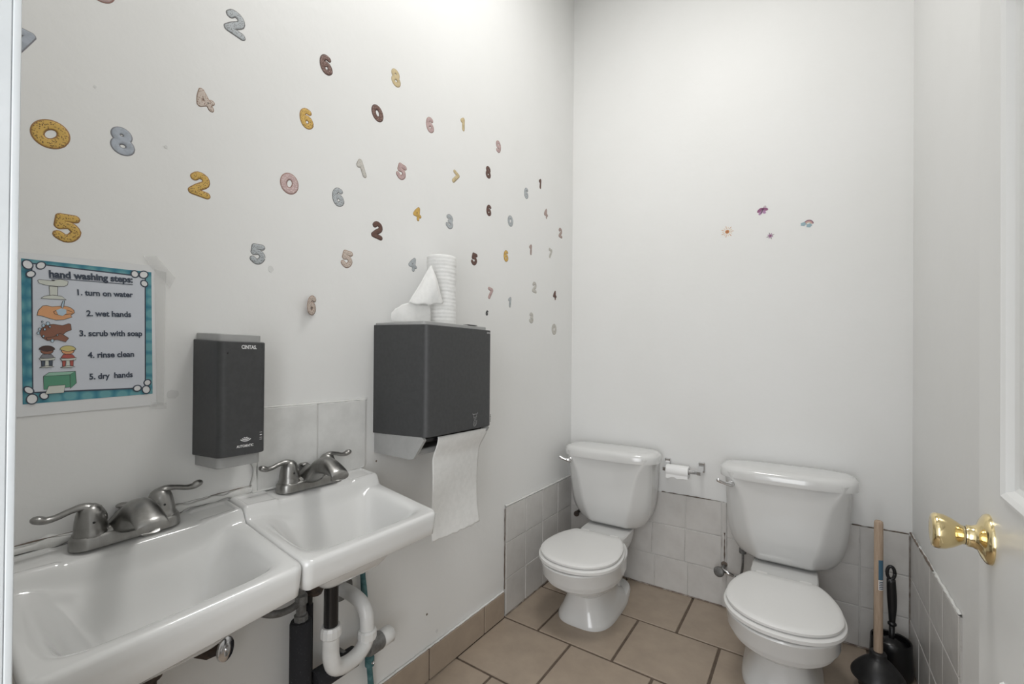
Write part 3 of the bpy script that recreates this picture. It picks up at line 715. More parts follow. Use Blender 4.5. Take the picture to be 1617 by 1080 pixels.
# ------------------------------------------------------------------ TISSUE HOLDER AND ROLL
th = thing('tissue_holder', 'chrome toilet paper holder on the back wall between the two toilets', 'holder', T(.606, 0, .622))
for s in (-1, 1):
    link('mounting_plate', bevelbox(s*.077-.015, s*.077+.015, -.009, 0, -.024, .024, .004), CHROME, th)
    vs, fs = loft([[(s*.077+a*w, y, z0+b*w) for a, b in ((-1, -1), (1, -1), (1, 1), (-1, 1))] for y, w, z0 in ((-.006, .012, 0), (-.040, .008, -.010), (-.066, .0085, -.016), (-.072, .0075, -.016))])
    link('post', autosmooth(mesh(vs, fs, smooth=False)), CHROME, th)
link('roller', mesh(*lathe([(.0085, -.072), (.0085, .072)], 20, 'x')), CHROME, th, T(0, -.060, -.016))
tp = thing('toilet_paper', 'nearly finished white toilet paper roll on the chrome holder', 'toilet paper', T(.588, -.060, .602))
ang = radians(3)
vs, fs = lathe([(.0105, -.050), (.0270, -.050), (.0275, -.049), (.0275, .049), (.0270, .050), (.0105, .050), (.0105, -.050)], 32, 'x', cap=False)
link('roll', mesh(vs, fs), TISSUE, tp)
link('core', mesh(*lathe([(.0100, -.0505), (.0108, -.0505), (.0108, .0505), (.0100, .0505), (.0100, -.0505)], 24, 'x', cap=False)), mat('cardboard', (.16, .12, .09), .9), tp)
def tail(s, t):
    x = -.050+.100*s; a = radians(110-125*t)
    if t < .6: a = radians(100-150*(t/.6)); y, z = -.0283*cos(radians(90)-a)*-1, 0; y = -.0284*cos(a-radians(0)) if False else -.0284*sin(radians(30+90*(t/.6))); z = .0284*cos(radians(30+90*(t/.6)))
    else:
        q = (t-.6)/.4; y = -.0284*sin(radians(120))-.001*q; z = .0284*cos(radians(120))-(.012+.010*noise.noise(Vector((s*5, 1.3, 0)))+.006*abs(sin(s*8)))*q
    return (x, y, z)
sheet(tail, 24, 20, 'loose_end', TISSUE, tp, .0005)

# ------------------------------------------------------------------ PLUNGER AND BRUSH
pl = thing('plunger', 'toilet plunger with bare wooden stick and black rubber cup by the right toilet', 'plunger', T(1.293, -.284, 0))
cup = [(.060, .003), (.072, .0), (.077, .006), (.0785, .016), (.083, .022), (.084, .030), (.079, .036), (.066, .050), (.048, .066), (.032, .078), (.024, .086), (.0235, .092), (.021, .098), (.015, .102), (.015, .112), (.0125, .113)]
cup = [(.048, .002), (.053, .0), (.056, .006), (.058, .046), (.062, .052), (.074, .053), (.0795, .057), (.0805, .064), (.078, .071), (.071, .082), (.058, .098), (.043, .113), (.032, .122), (.0245, .127), (.0230, .131), (.0230, .143), (.020, .147), (.012, .148)]
cup = [(q_*(.92 if q_ > .026 else 1), h_) for q_, h_ in cup]
link('rubber_cup', autosmooth(mesh(*lathe(cup, 40)), 35), BLACKR, pl)
link('wooden_handle', autosmooth(mesh(*lathe([(.0125, .09), (.0125, .576), (.0115, .584), (.008, .587)], 20)), 50), WOOD, pl)
link('paper_label', mesh(*loft([[(.0128*cos(a), .0128*sin(a), z) for a in [radians(-95+70*i/8) for i in range(9)]] for z in (.392, .410, .458)], False, False, closed=False)), mat('blue_sticker', (.05, .13, .20), .5), pl)
link('barcode_label', mesh(*loft([[(.0128*cos(a), .0128*sin(a), z) for a in [radians(-95+70*i/8) for i in range(9)]] for z in (.358, .375, .391)], False, False, closed=False)), WHITEINK, pl)
for q in range(5): link('barcode_line', mesh(*loft([[(.0130*cos(a), .0130*sin(a), z) for a in [radians(-88+60*i/6) for i in range(7)]] for z in (.361+q*.0058, .364+q*.0058)], False, False, closed=False)), INK, pl)
br = thing('toilet_brush', 'black toilet brush standing in its black holder in the right corner', 'brush', T(1.345, -.122, 0))
hold = [(.055, 0), (.060, .003), (.062, .010), (.0615, .05), (.059, .10), (.0585, .124), (.0565, .127), (.0535, .124), (.053, .06), (.02, .055)]
link('holder', autosmooth(mesh(*lathe(hold, 40)), 35), BLACKP, br)
link('splash_disc', mesh(*lathe([(.046, .108), (.046, .112), (.02, .122), (.011, .128)], 32)), BLACKP, br)
link('brush_rod', mesh(*tube([(0, 0, .06), (.002, 0, .13), (.003, 0, .185)], [.009, .0085, .0085], 14)), BLACKP, br)
link('rod_collar', mesh(*lathe([(.009, .172), (.013, .176), (.013, .182), (.009, .186)], 16)), BLACKP, br, T(.003, 0, 0))
P = catmull([(.003, 0, .178), (.0035, 0, .23), (.002, 0, .28), (.000, 0, .338)], 6)
link('grip', mesh(*tube(P, [.0085+.0055*sin(pi*min(i/(len(P)-1), 1)*.72) for i in range(len(P))], 16, flat=((0, 1, 0), .7))), BLACKP, br)
rp = [(.0105*cos(2*pi*i/24)-.0005, 0, .361+.023*sin(2*pi*i/24)) for i in range(25)]
link('hanging_loop', mesh(*tube(rp, .0055, 10, flat=((0, 1, 0), .9))), BLACKP, br)

# ------------------------------------------------------------------ DOOR
hingeA = radians(3.4)
DW, DT, DH = .765, .035, 2.03
DM = T(1.300+(-1.34+1.280)*0, -1.34, 0, -hingeA)         # origin on the knob axis, face at local x=0, +y towards the free edge
door_1 = struct(link('door_1', None, None, None, DM)); door_1.empty_display_size = .05
EDGE = .060; y0, y1 = EDGE-DW, EDGE
st_ = .128
cols = [(y0+.118, y0+.118+(DW-.118-st_-.10)/2), (y1-st_-(DW-.118-st_-.10)/2, y1-st_)]
rows = [(.235, .725), (.950, 1.585), (1.68, 1.90)]
# stiles and rails in one leaf, with panel openings
def leaf():
    parts = []
    def bx(ya, yb, za, zb): parts.append(([(x, y, z) for x in (0, DT) for y in (ya, yb) for z in (za, zb)], [(0, 1, 3, 2), (4, 6, 7, 5), (0, 4, 5, 1), (2, 3, 7, 6), (0, 2, 6, 4), (1, 5, 7, 3)]))
    bx(y0, cols[0][0], .01, DH); bx(cols[0][1], cols[1][0], .01, DH); bx(cols[1][1], y1, .01, DH)
    zz = [.01]+[v for r in rows for v in r]+[DH]
    for i in range(0, len(zz), 2):
        for c in cols: bx(c[0], c[1], zz[i], zz[i+1])
    return join(parts)
link('door_leaf', mesh(*leaf(), smooth=False), PAINT2, door_1)
for (ya, yb) in cols:
    for (za, zb) in rows:
        # moulded panel: ogee frame stepping down, raised field
        lv_ = []
        for ins, d in ((-.0, .0), (.002, -.004), (.006, -.0045), (.011, -.001), (.015, .006), (.020, .0085), (.034, .0085), (.060, .003), (.064, .0025)):
            lv_.append([(d, ya+ins, za+ins), (d, yb-ins, za+ins), (d, yb-ins, zb-ins), (d, ya+ins, zb-ins)])
        me = mesh(*loft(lv_, False, True), smooth=False); link('door_panel', me, PAINT2, door_1)
        link('panel_back', bevelbox(.012, DT, ya, yb, za, zb, 0), PAINT2, door_1)
# knob
KZ = .879
rose = link('rose_plate', autosmooth(mesh(*lathe([(.0335, 0), (.0335, -.002), (.032, -.005), (.026, -.0085), (.017, -.012), (.0145, -.017), (.0145, -.022)], 48, 'x')), 50), BRASS, door_1, T(0, 0, KZ))
kp = [(.0135, -.0215), (.0120, -.024), (.0115, -.029), (.0140, -.034), (.0200, -.041), (.0250, -.049), (.0270, -.057), (.0262, -.064), (.0235, -.068), (.018, -.0695), (.012, -.0685), (.006, -.067), (.001, -.067)]
kp = [(.0128, -.0215), (.0122, -.0235), (.0130, -.0270), (.0165, -.0315), (.0205, -.0375), (.0236, -.0445), (.0246, -.0515), (.0240, -.0555), (.0215, -.0580), (.0175, -.0588), (.0120, -.0578), (.006, -.0568), (.001, -.0568)]
link('knob', autosmooth(mesh(*lathe(kp, 48, 'x')), 50), BRASS, rose)
link('knob_collar', mesh(*lathe([(.0125, -.0235), (.0125, -.0245)], 32, 'x')), BLACKP, rose)
link('latch_plate', bevelbox(.006, DT-.006, EDGE-.0005, EDGE+.0012, KZ-.028, KZ+.028, .0006), BRASS, door_1)

# ------------------------------------------------------------------ POSTER
def pp(u, v): return wl(u, v)
PO = Matrix.Translation((0, 0, 0)) @ LW        # poster geometry is given in wall coordinates (y, z)
c0 = Vector((wl(137, 530)[0], wl(137, 530)[1]))
poster = thing('poster', 'laminated hand-washing steps poster with teal border taped to the left wall', 'poster', onl(c0.x, c0.y, 0))
def q(u, v): y, z = wl(u, v); return (y-c0.x, z-c0.y)
def pquad(name, uv, m, lvl, t=.0002): return link(name, mesh(*extrude_poly([q(*p) for p in uv], t, lvl), smooth=False), m, poster)
LAM = nz(mat('laminated_paper', (.76, .765, .77), .22, coat=.3), (.73, .735, .74), 6, .4, .6)
TEAL = mat('teal_print', (.055, .30, .38), .35); 
nt = TEAL.node_tree; vor = nt.nodes.new('ShaderNodeTexVoronoi'); vor.inputs['Scale'].default_value = 44; vor.inputs['Randomness'].default_value = .25
vor.feature = 'F1'; rr = nt.nodes.new('ShaderNodeValToRGB'); tcc = nt.nodes.new('ShaderNodeTexCoord')
nt.links.new(tcc.outputs['Object'], vor.inputs['Vector']); nt.links.new(vor.outputs['Distance'], rr.inputs[0])
e = rr.color_ramp.elements; e[0].position = .30; e[0].color = (.135, .36, .40, 1); e[1].position = .62; e[1].color = (.030, .19, .27, 1)
m_ = e.new(.42); m_.color = (.075, .28, .34, 1); nt.links.new(rr.outputs[0], nt.nodes['Principled BSDF'].inputs['Base Color'])
FIELD = mat('poster_field', (.62, .65, .71), .35)
LB = .0008
pquad('paper_sheet', [(24, 397), (244.5, 420), (247, 639), (22, 659)], LAM, LB, .0005)
pquad('teal_border', [(33, 408), (238.5, 430), (240.5, 621.5), (35.5, 638.5)], TEAL, LB+.0007)
pquad('field_outline', [(48.6, 415), (229.6, 436.2), (230, 613.6), (50.6, 621)], INK, LB+.0011)
pquad('white_field', [(50.8, 417.2), (227.6, 438.2), (227.9, 611.5), (52.3, 618.7)], FIELD, LB+.0015)
LV = LB+.0019
def lobes(cu, cv, items):
    for (du, dv, a, b, rot) in items:
        pts = []; ptsi = []
        for i in range(20):
            t = 2*pi*i/20; x, y = a*cos(t), b*sin(t); c, s = cos(rot), sin(rot)
            pts.append((cu+du+x*c-y*s, cv+dv+x*s+y*c)); k = 1-1.7/min(a, b); x *= k; y *= k; ptsi.append((cu+du+x*c-y*s, cv+dv+x*s+y*c))
        pquad('corner_outline', pts, INK, LV); pquad('corner_ornament', ptsi, LAM, LV+.0003)
lobes(55, 424, [(-12, -6, 10, 7.5, .5), (9, -4.5, 8.5, 6.5, -.2), (-7, 9, 8.5, 6, -.1)])
lobes(219, 440, [(-7, -7, 7, 6, .5), (7, -6, 8, 6.5, 0), (8, 8, 7, 5.5, .6)])
lobes(58, 619, [(-13, -3, 9.5, 6, .4), (-8, 11, 10, 8.5, -.3), (11, 6, 8, 6, .1)])
lobes(224, 607, [(8, -3, 6.5, 5.5, -.3), (-8, 6, 7.5, 5.5, -.2), (6, 8, 7, 7, 0)])
def wtext(name, s, u0, v0, u1, v1, hpx, m=INK, bold=.0, lvl=.0004):
    a = Vector(q(u0, v0)); b = Vector(q(u1, v1)); d = b-a
    h = abs(q(u0, v0)[1]-q(u0, v0-hpx)[1])
    me = text_mesh(s, h*1.38, d.length, .0001, bold)
    return link(name, me, m, poster, Matrix.Translation((a.x, a.y, LV+lvl)) @ Matrix.Rotation(math.atan2(d.y, d.x), 4, 'Z'))
wtext('heading_text', 'hand washing steps:', 77, 437.5, 209, 446.5, 11, bold=.0007)
pquad('heading_underline', [(77, 438.6), (209, 449.2), (209, 450.2), (77, 439.6)], INK, LV)
wtext('step_text', '1. turn on water', 122, 466, 209.5, 469.5, 9.2, bold=.00045)
wtext('step_text', '2. wet hands', 136, 499, 206.5, 500.5, 9.2, bold=.00045)
wtext('step_text', '3. scrub with soap', 125, 530.5, 224, 530.5, 9.2, bold=.00045)
wtext('step_text', '4. rinse clean', 138, 565, 211, 563, 9.2, bold=.00045)
wtext('step_text', '5. dry  hands', 140.5, 599, 209, 595, 9.2, bold=.00045)
# pictures: outlines and fills traced as flat print
PIC = {n: mat('print_'+n, c, .45) for n, c in dict(sink=(.62, .64, .58), skin=(.72, .36, .17), dark_skin=(.26, .11, .07), hair=(.07, .035, .03), blond=(.62, .54, .22), grey=(.22, .22, .24), red=(.45, .10, .08), navy=(.06, .08, .11), green=(.10, .30, .19), light_green=(.30, .52, .40), water=(.45, .58, .68), line=(.05, .05, .05)).items()}
picn = [0]
def pic(name, uv, m, outline=True, lv=0.0):
    picn[0] += 1
    if outline:
        P = [Vector((*q(*p), 0)) for p in uv]+[Vector((*q(*uv[0]), 0))]
        link('print_outline', mesh(*tube(P, .00035, 6, flat=((0, 0, 1), .3), caps=False)), PIC['line'], poster, Matrix.Translation((0, 0, LV+lv+.0003)))
    return pquad(name, uv, PIC[m], LV+lv, .0002)
def ell(cu, cv, a, b, n=16, t0=0, t1=2*pi): return [(cu+a*cos(t0+(t1-t0)*i/n), cv+b*sin(t0+(t1-t0)*i/n)) for i in range(n+(t1-t0 < 6.2))]
# 1 sink
pic('sink_picture', [(77, 443), (80, 443.5), (95, 441), (107, 444.5), (106, 450), (101, 452.5), (90, 452.5), (70, 450), (61, 447), (59, 443), (61, 441.5)], 'sink')
pic('sink_picture', [(77, 452), (90.5, 453), (90, 467), (78, 466)], 'sink')
pic('sink_picture', [(64, 471), (70, 467.5), (83, 466), (97, 468), (104, 473.5), (66, 471.5)], 'sink')
pic('sink_picture', [(80, 441.5), (87, 442), (85, 444), (82, 443.8)], 'line', False, .0003)
# 2 wet hands
pic('hand_picture', [(58, 498), (60, 490), (67, 483), (73, 482.5), (82, 484.5), (92, 483.5), (103, 483.5), (111, 486), (116, 490), (117, 494), (111, 498), (113, 501), (106, 503), (100, 505), (88, 505.5), (78, 503), (66, 499)], 'skin')
pic('hand_picture', [(84, 492), (92, 489), (103, 489), (112, 492), (116, 495), (108, 496), (96, 497), (86, 496)], 'skin', True, .0003)
pic('water_picture', [(88, 490), (96, 487), (104, 489), (104, 495), (98, 499), (91, 497)], 'water', False, .0006)
pic('water_picture', [(98, 476), (101, 475), (100, 484), (98, 487), (96, 484)], 'water', True, .0006)
# 3 scrub
pic('hand_picture', [(111, 512), (108, 511), (98, 514), (84, 512), (72, 513), (65, 519), (62, 526), (66, 533), (74, 538), (86, 537), (96, 531), (104, 524), (112, 521)], 'dark_skin')
pic('hand_picture', [(72, 533), (84, 532), (94, 526), (100, 529), (108, 534), (103, 540), (90, 536.5), (80, 537), (74, 536.5)], 'dark_skin', True, .0003)
for (a, b, r) in ((68, 514, 2.6), (75, 511, 3), (62, 520, 2.2), (70, 520, 2), (60, 526, 2.3), (82, 538, 2.6), (78, 516, 1.7), (68, 531, 1.8), (90, 529, 1.3), (66, 508, 1.4)): pic('bubble_picture', ell(a, b, r, r, 10), 'water', True, .0006)
# 4 children at sinks, generic
for (cu, hair, skin, top, leg) in ((73.5, 'hair', 'dark_skin', 'grey', 'navy'), (106.5, 'blond', 'skin', 'red', 'red')):
    pic('child_picture', ell(cu, 554, 10, 5.5), skin)
    pic('child_picture', ell(cu, 552, 12.5, 6.2, 14, pi, 2*pi)+[(cu+7, 553.5), (cu, 555), (cu-7, 553.5)], hair, True, .0003)
    pic('child_picture', [(cu-11, 565), (cu-7, 559.5), (cu, 559), (cu+7, 559.5), (cu+12, 564.5), (cu, 566)], top, True, .0003)
    pic('child_picture', [(cu-9, 569), (cu+9, 568.5), (cu+8.5, 578), (cu+4, 578), (cu+3, 570), (cu-3, 570), (cu-4, 578.3), (cu-8.5, 578.5)], leg)
    pic('sink_picture', [(cu-13, 566), (cu, 566), (cu+13.5, 564.5), (cu+12, 568), (cu+5, 569), (cu-9, 569.5)], 'sink', True, .0006)
    pic('sink_picture', [(cu-2.5, 569), (cu+2.5, 569), (cu+2.5, 578), (cu-2.5, 578)], 'sink', False, .0006)
    pic('sink_picture', [(cu-12, 580.5), (cu-7, 578.8), (cu, 577.5), (cu+7, 577.8), (cu+11.5, 579), (cu, 580.5)], 'sink', True, .0006)
# 5 towel box
pic('towel_box_picture', [(68, 594), (110, 591.5), (110.5, 611), (68.5, 615)], 'green')
pic('towel_box_picture', [(68, 594), (77, 588), (118.5, 586), (110, 591.5)], 'light_green')
pic('towel_box_picture', [(110, 591.5), (118.5, 586), (120, 604.5), (110.5, 613.5)], 'green')
pic('towel_box_picture', [(76, 609.5), (102.5, 607.5), (100, 620), (71, 622)], 'sink', True, .0006)
# tape pieces
def tape(uv): link('clear_tape', mesh(*extrude_poly([q(*p) for p in uv], .0002, .0022), smooth=False), TAPE, poster)
tape([(225, 404), (246, 404.5), (276, 439), (268, 455), (240, 424)]); tape([(238, 634), (262, 636), (262, 645), (236, 645)]); tape([(243, 425), (262, 430), (258, 640), (247, 640)])

# ------------------------------------------------------------------ NUMBER STICKERS on the left wall
DIG = {
 '0': [[(0.30*cos(a), .37*sin(a)) for a in [2*pi*i/14 for i in range(15)]]],
 '1': [[(-.14, .19), (.06, .36)], [(.06, .36), (.05, -.37)]],
 '2': [[(-.22, .24), (-.08, .37), (.14, .32), (.18, .10), (-.06, -.12), (-.25, -.33)], [(-.25, -.33), (.0, -.34), (.25, -.35)]],
 '3': [[(-.20, .28), (-.03, .37), (.17, .28), (.12, .08), (-.04, .01)], [(-.04, .01), (.19, -.05), (.20, -.26), (.0, -.37), (-.22, -.27)]],
 '4': [[(.10, -.37), (.10, .05), (.09, .34)], [(.09, .34), (-.12, .10), (-.25, -.13)], [(-.25, -.13), (.0, -.13), (.26, -.13)]],
 '5': [[(.20, .35), (-.15, .34)], [(-.15, .34), (-.19, .06)], [(-.19, .06), (.06, .10), (.22, -.10), (.10, -.32), (-.07, -.37), (-.23, -.27)]],
 '6': [[(.17, .31), (.0, .35), (-.17, .20), (-.22, -.08), (-.14, -.31), (.03, -.37), (.20, -.24), (.16, -.04), (.0, .03), (-.17, -.07)]],
 '7': [[(-.22, .33), (.20, .33)], [(.20, .33), (.08, .0), (-.06, -.37)]],
 '8': [[(0.17*cos(a), .20+.16*sin(a)) for a in [2*pi*i/12 for i in range(13)]], [(0.21*cos(a), -.18+.19*sin(a)) for a in [2*pi*i/12 for i in range(13)]]],
 '9': [[(-.17, -.31), (.0, -.35), (.17, -.20), (.22, .08), (.14, .31), (-.03, .37), (-.20, .24), (-.16, .04), (.0, -.03), (.17, .07)]],
}
ICE = dict(yellow=(.62, .40, .10), tan=(.58, .47, .27), grey=(.43, .46, .48), blue=(.42, .46, .52), pink=(.50, .36, .35), brown=(.13, .065, .05), palebrown=(.42, .32, .29), beige=(.56, .48, .42), pale=(.55, .53, .49), black=(.06, .06, .06))
EDGEC = dict(yellow=(.33, .18, .07), tan=(.40, .30, .16), grey=(.20, .20, .20), blue=(.24, .24, .26), pink=(.30, .17, .14), brown=(.07, .035, .03), palebrown=(.25, .17, .15), beige=(.30, .20, .15), pale=(.36, .33, .29), black=(.03, .03, .03))
IM = {}; EM = {}
for n, c in ICE.items():
    sp = {'brown': (.36, .25, .22), 'yellow': (.16, .09, .03), 'grey': (.17, .17, .17), 'beige': (.26, .16, .12), 'pink': (.72, .62, .60)}.get(n, tuple(v*.6 for v in c))
    IM[n+'_s'] = nz(mat('icing_'+n+'_sprinkles', c, .6), sp, 340, .28, .38, kind='voronoi')
    IM[n] = nz(mat('icing_'+n, c, .6), tuple(v*.80 for v in c), 60, .45, .6)
    EM[n] = mat('dough_'+n, EDGEC[n], .7)
CNAME = dict(yellow='yellow', tan='tan', grey='grey', blue='blue-grey', pink='pink', brown='dark brown', palebrown='pale brown', beige='beige', pale='off-white', black='black')
def sticker(d, u, v, rot, colr, sprk, label, hpx=None, scale=None, wk=1.0, peel=0):
    y, z = wl(u, v); s = scale or .060
    if hpx: s = abs(wl(u, v-hpx/2)[1]-wl(u, v+hpx/2)[1])*1.02
    s *= 1.0
    rootm = onl(y, z, .0002, radians(rot)) @ Matrix.Diagonal((wk, 1, 1, 1))
    if peel: rootm = onl(y, z, .010, radians(rot)) @ Matrix.Rotation(radians(peel), 4, 'Y')
    root = thing('number_sticker', label, 'sticker', rootm, 'doughnut number stickers on the left wall')
    r1 = .127*s
    fat = {'0': 1.25, '8': .95, '6': .95, '9': .92, '4': .84, '1': 1.0}.get(d, 1.0); r1 *= fat
    for nm, rr_, m, dz, fl in (('dough_edge', r1, EM[colr], 0, .05), ('icing', r1*.78, IM[colr+('_s' if sprk else '')], .0003, .09)):
        parts = []
        for P in DIG[d]:
            P = [Vector((x*s*.86, y_*s*.86, 0)) for x, y_ in P]
            if len(P) > 2: P = catmull(P, 3)
            parts.append(tube(P, rr_, 12, flat=((0, 0, 1), fl), rounded=True))
        link(nm, mesh(*join(parts)), m, root, T(0, 0, dz))
    return root
STK = [
 ('7', 33, 64, -6, 'blue', 0, 'large blue-grey doughnut 7 sticker cut off by the door frame at upper left', 50),
 ('0', 157, -20, 0, 'pink', 0, 'pink doughnut number sticker cut off by the top edge of the photo', 46),
 ('2', 372, 38, -4, 'grey', 1, 'speckled grey doughnut 2 sticker, highest number on the left wall', 46),
 ('6', 515, 102, 6, 'brown', 1, 'dark brown doughnut 6 sticker left of the yellow-tan 8, high on the left wall', 36),
 ('8', 625, 123, 7, 'tan', 0, 'tan doughnut 8 sticker, right of the high dark brown 6', 31),
 ('4', 322, 158, 38, 'beige', 1, 'dotted beige doughnut 4 sticker leaning over, between blue-grey 8 and yellow 6', 42),
 ('6', 484, 187, 8, 'yellow', 1, 'yellow sprinkled doughnut 6 sticker below the dark brown 6', 37),
 ('0', 596, 179, 20, 'brown', 1, 'dark brown doughnut 0 sticker right of the yellow 6', 27),
 ('6', 679, 197, 5, 'pink', 0, 'pink doughnut 6 sticker between brown 0 and tan 1', 28),
 ('1', 731, 196, 0, 'tan', 0, 'tan upright doughnut 1 sticker right of the pink 6', 24),
 ('0', 80, 212, -38, 'yellow', 1, 'large yellow sprinkled doughnut 0 sticker near the door frame', 50),
 ('8', 193, 223, 5, 'blue', 0, 'blue-grey drizzled doughnut 8 sticker right of the big yellow 0', 50),
 ('9', 787, 232, 0, 'pink', 0, 'pale pink doughnut 9 sticker below and right of the tan 1', 22),
 ('1', 571, 266, 24, 'pale', 1, 'off-white speckled doughnut 1 sticker leaning left, above the grey 6', 32),
 ('5', 634, 271, -10, 'pink', 0, 'pink doughnut 5 sticker between off-white 1 and tan 7', 30),
 ('7', 719, 280, -24, 'tan', 0, 'tan doughnut 7 sticker right of the pink 5', 25),
 ('8', 771, 272, 0, 'brown', 0, 'dark brown doughnut 8 sticker right of the tan 7', 22),
 ('1', 853, 290, -4, 'brown', 0, 'small dark brown doughnut 1 sticker right of the pale grey 6', 18),
 ('6', 831, 305, 0, 'grey', 0, 'pale grey doughnut 6 sticker beside the small dark brown 1', 20),
 ('0', 457, 290, -14, 'pink', 1, 'pink sprinkled doughnut 0 sticker above the grey 5', 35),
 ('6', 534, 311, 6, 'grey', 1, 'grey speckled doughnut 6 sticker right of the pink 0', 34),
 ('2', 316, 292, -4, 'yellow', 1, 'yellow sprinkled doughnut 2 sticker above the soap dispenser', 45),
 ('4', 659, 337, -6, 'yellow', 0, 'yellow doughnut 4 sticker left of the grey 3', 27),
 ('3', 710, 350, -6, 'grey', 0, 'grey doughnut 3 sticker above the standing paper towel roll', 26),
 ('6', 772, 332, -5, 'brown', 0, 'brown doughnut 6 sticker left of the grey 0', 21),
 ('0', 806, 349, -5, 'grey', 0, 'grey doughnut 0 sticker right of the brown 6', 18),
 ('4', 862, 337, 0, 'palebrown', 0, 'pale brown doughnut 4 sticker below the small dark brown 1', 19),
 ('2', 596, 364, -6, 'brown', 0, 'dark brown doughnut 2 sticker above the charcoal towel dispenser', 32),
 ('5', 106, 360, 2, 'yellow', 1, 'large yellow sprinkled doughnut 5 sticker just above the poster', 51),
 ('2', 885, 368, 0, 'palebrown', 0, 'pale brown doughnut 2 sticker closest to the back corner', 18),
 ('5', 407, 401, 0, 'grey', 1, 'grey speckled doughnut 5 sticker beside a scraped paint mark', 37),
 ('5', 548, 409, -6, 'beige', 1, 'beige sprinkled doughnut 5 sticker left of the grey 4', 32),
 ('4', 652, 417, -10, 'grey', 0, 'grey doughnut 4 sticker left of the standing paper towel roll', 27),
 ('5', 749, 409, -8, 'brown', 0, 'brown doughnut 5 sticker right of the standing paper towel roll', 23),
 ('6', 799, 404, 0, 'yellow', 0, 'yellow doughnut 6 sticker right of the brown 5', 21),
 ('1', 838, 394, -3, 'palebrown', 0, 'pale brown doughnut 1 sticker between the yellow 6 and off-white 7', 19),
 ('7', 869, 400, -8, 'pale', 0, 'off-white doughnut 7 sticker under the pale brown 2 near the corner', 18),
 ('7', 774, 463, -12, 'pink', 0, 'pink doughnut 7 sticker above the tiny black number', 22),
 ('1', 805, 477, -6, 'grey', 0, 'grey doughnut 1 sticker right of the pink 7', 19),
 ('2', 844, 454, -4, 'pale', 0, 'off-white doughnut 2 sticker left of the dark brown 4', 20),
 ('4', 876, 466, 0, 'brown', 0, 'dark brown doughnut 4 sticker near the back corner', 18),
 ('6', 489, 482, -4, 'beige', 1, 'beige doughnut 6 sticker peeling off the wall above the backsplash tiles', 36),
 ('6', 769, 494, -20, 'black', 0, 'tiny black number sticker just above the towel dispenser', 10),
 ('3', 839, 502, -4, 'pale', 0, 'off-white doughnut 3 sticker below the off-white 2', 19),
 ('0', 875, 520, 0, 'pale', 0, 'off-white doughnut 0 sticker, lowest number near the back corner', 18),
]
for (d, u, v, rot, colr, sprk, lab, hp) in STK:
    if d == '4' and u == 322: rot = 30
    sticker(d, u, v, rot, colr, sprk, lab, hpx=hp, peel=(24 if (u, v) == (489, 482) else 0))

# ------------------------------------------------------------------ BACK WALL STICKERS (sun, blossom, butterfly, rainbow)
def bpoly(parent, name, pts, m, lvl=0.0004, t=.0003): return link(name, mesh(*extrude_poly(pts, t, lvl), smooth=False), m, parent)
def circ(x, y, r, n=16, ry=None): return [(x+r*cos(2*pi*i/n), y+(ry or r)*sin(2*pi*i/n)) for i in range(n)]
def bst(name, label, u, v): x, z = wb(u, v); return thing(name, label, 'sticker', onb(x, z, 0))
sO = mat('sticker_orange', (.55, .25, .08), .5); sY = mat('sticker_cream', (.72, .52, .28), .5)
s1 = bst('sun_sticker', 'small orange sun sticker with thin rays on the back wall', 1148.5, 366)
bpoly(s1, 'sun_disc', circ(0, 0, .0088), sO); bpoly(s1, 'sun_centre', circ(0, 0, .005), mat('sticker_rust', (.40, .14, .06), .5), .0008)
for i in range(14):
    a = 2*pi*i/14; l = .021 if i % 2 else .026
    p = lambda r, w: (r*cos(a)-w*sin(a), r*sin(a)+w*cos(a))
    bpoly(s1, 'sun_ray', [p(.0125, -.0007), p(l, -.0012), p(l, .0012), p(.0125, .0007)], sY if i % 2 else sO)
sP = mat('sticker_plum', (.26, .09, .19), .5); sP2 = mat('sticker_violet', (.42, .24, .40), .5)
s2 = bst('butterfly_sticker', 'small purple butterfly sticker, topmost on the back wall', 1204, 333)
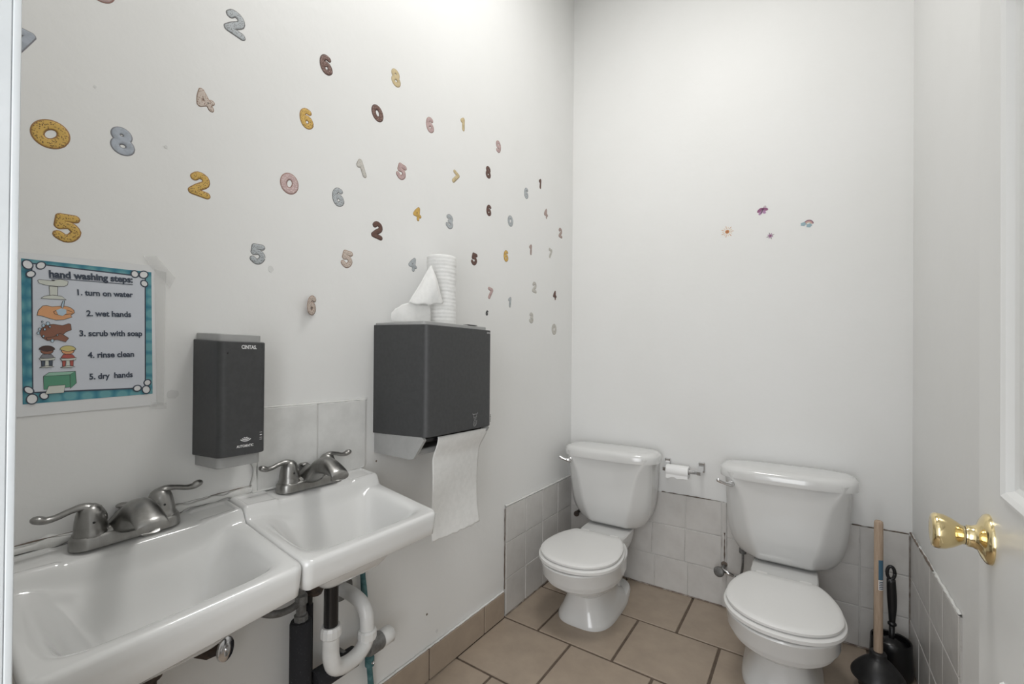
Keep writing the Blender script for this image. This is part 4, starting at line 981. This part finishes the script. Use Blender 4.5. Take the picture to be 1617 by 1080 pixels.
for (x, y, a, b, r, m) in ((-.010, .004, .013, .007, .7, sP), (.009, .006, .013, .007, -.3, sP), (-.008, -.009, .009, .006, .9, sP2), (.006, -.006, .009, .006, -.9, sP2)):
    bpoly(s2, 'wing', [(x+a*cos(t)*cos(r)-b*sin(t)*sin(r), y+a*cos(t)*sin(r)+b*sin(t)*cos(r)) for t in [2*pi*i/16 for i in range(16)]], m, .0004 if m is sP else .0007)
link('body', mesh(*tube([(-.006, -.010, .0012), (.004, .008, .0012)], .0016, 8, flat=((0, 0, 1), .4), rounded=True)), mat('sticker_dark', (.05, .03, .05), .5), s2)
link('antenna', mesh(*tube(catmull([(.004, .008, .001), (.006, .017, .001), (.011, .020, .001), (.013, .013, .001)], 4), .0009, 6, flat=((0, 0, 1), .4))), sP, s2)
s3 = bst('blossom_sticker', 'tiny dark dragonfly-like blossom sticker below the butterfly on the back wall', 1216.5, 372.5)
for i in range(8):
    a = 2*pi*i/8+.3; L_ = .014 if i % 2 else .017
    P = [(0, 0), (L_*.5*cos(a)-.0025*sin(a), L_*.5*sin(a)+.0025*cos(a)), (L_*cos(a), L_*sin(a)), (L_*.5*cos(a)+.0025*sin(a), L_*.5*sin(a)-.0025*cos(a))]
    bpoly(s3, 'petal', P, sP2 if i % 2 else mat('sticker_grey', (.30, .25, .27), .5))
bpoly(s3, 'centre', circ(0, 0, .0045), sP, .0008)
s4 = bst('rainbow_sticker', 'small rainbow sticker with two blue clouds, rightmost on the back wall', 1274, 352)
for r0, r1, m in ((.014, .018, mat('sticker_mauve', (.24, .13, .18), .5)), (.010, .014, mat('sticker_rose', (.52, .30, .28), .5)), (.006, .010, mat('sticker_sand', (.55, .45, .36), .5))):
    pts = [(.006+r1*cos(a), -.006+r1*sin(a)) for a in [pi*i/14 for i in range(15)]]+[(.006+r0*cos(a), -.006+r0*sin(a)) for a in [pi-pi*i/14 for i in range(15)]]
    bpoly(s4, 'rainbow_band', pts, m)
sB = mat('sticker_sky', (.30, .42, .47), .5)
for (cx_, cy_) in ((-.012, -.003), (.008, -.012)):
    pts = [(cx_+.0095*(1+.12*cos(5*t))*cos(t), cy_+.0078*(1+.12*cos(5*t))*sin(t)) for t in [2*pi*i/30 for i in range(30)]]
    bpoly(s4, 'cloud', pts, sB, .0008)
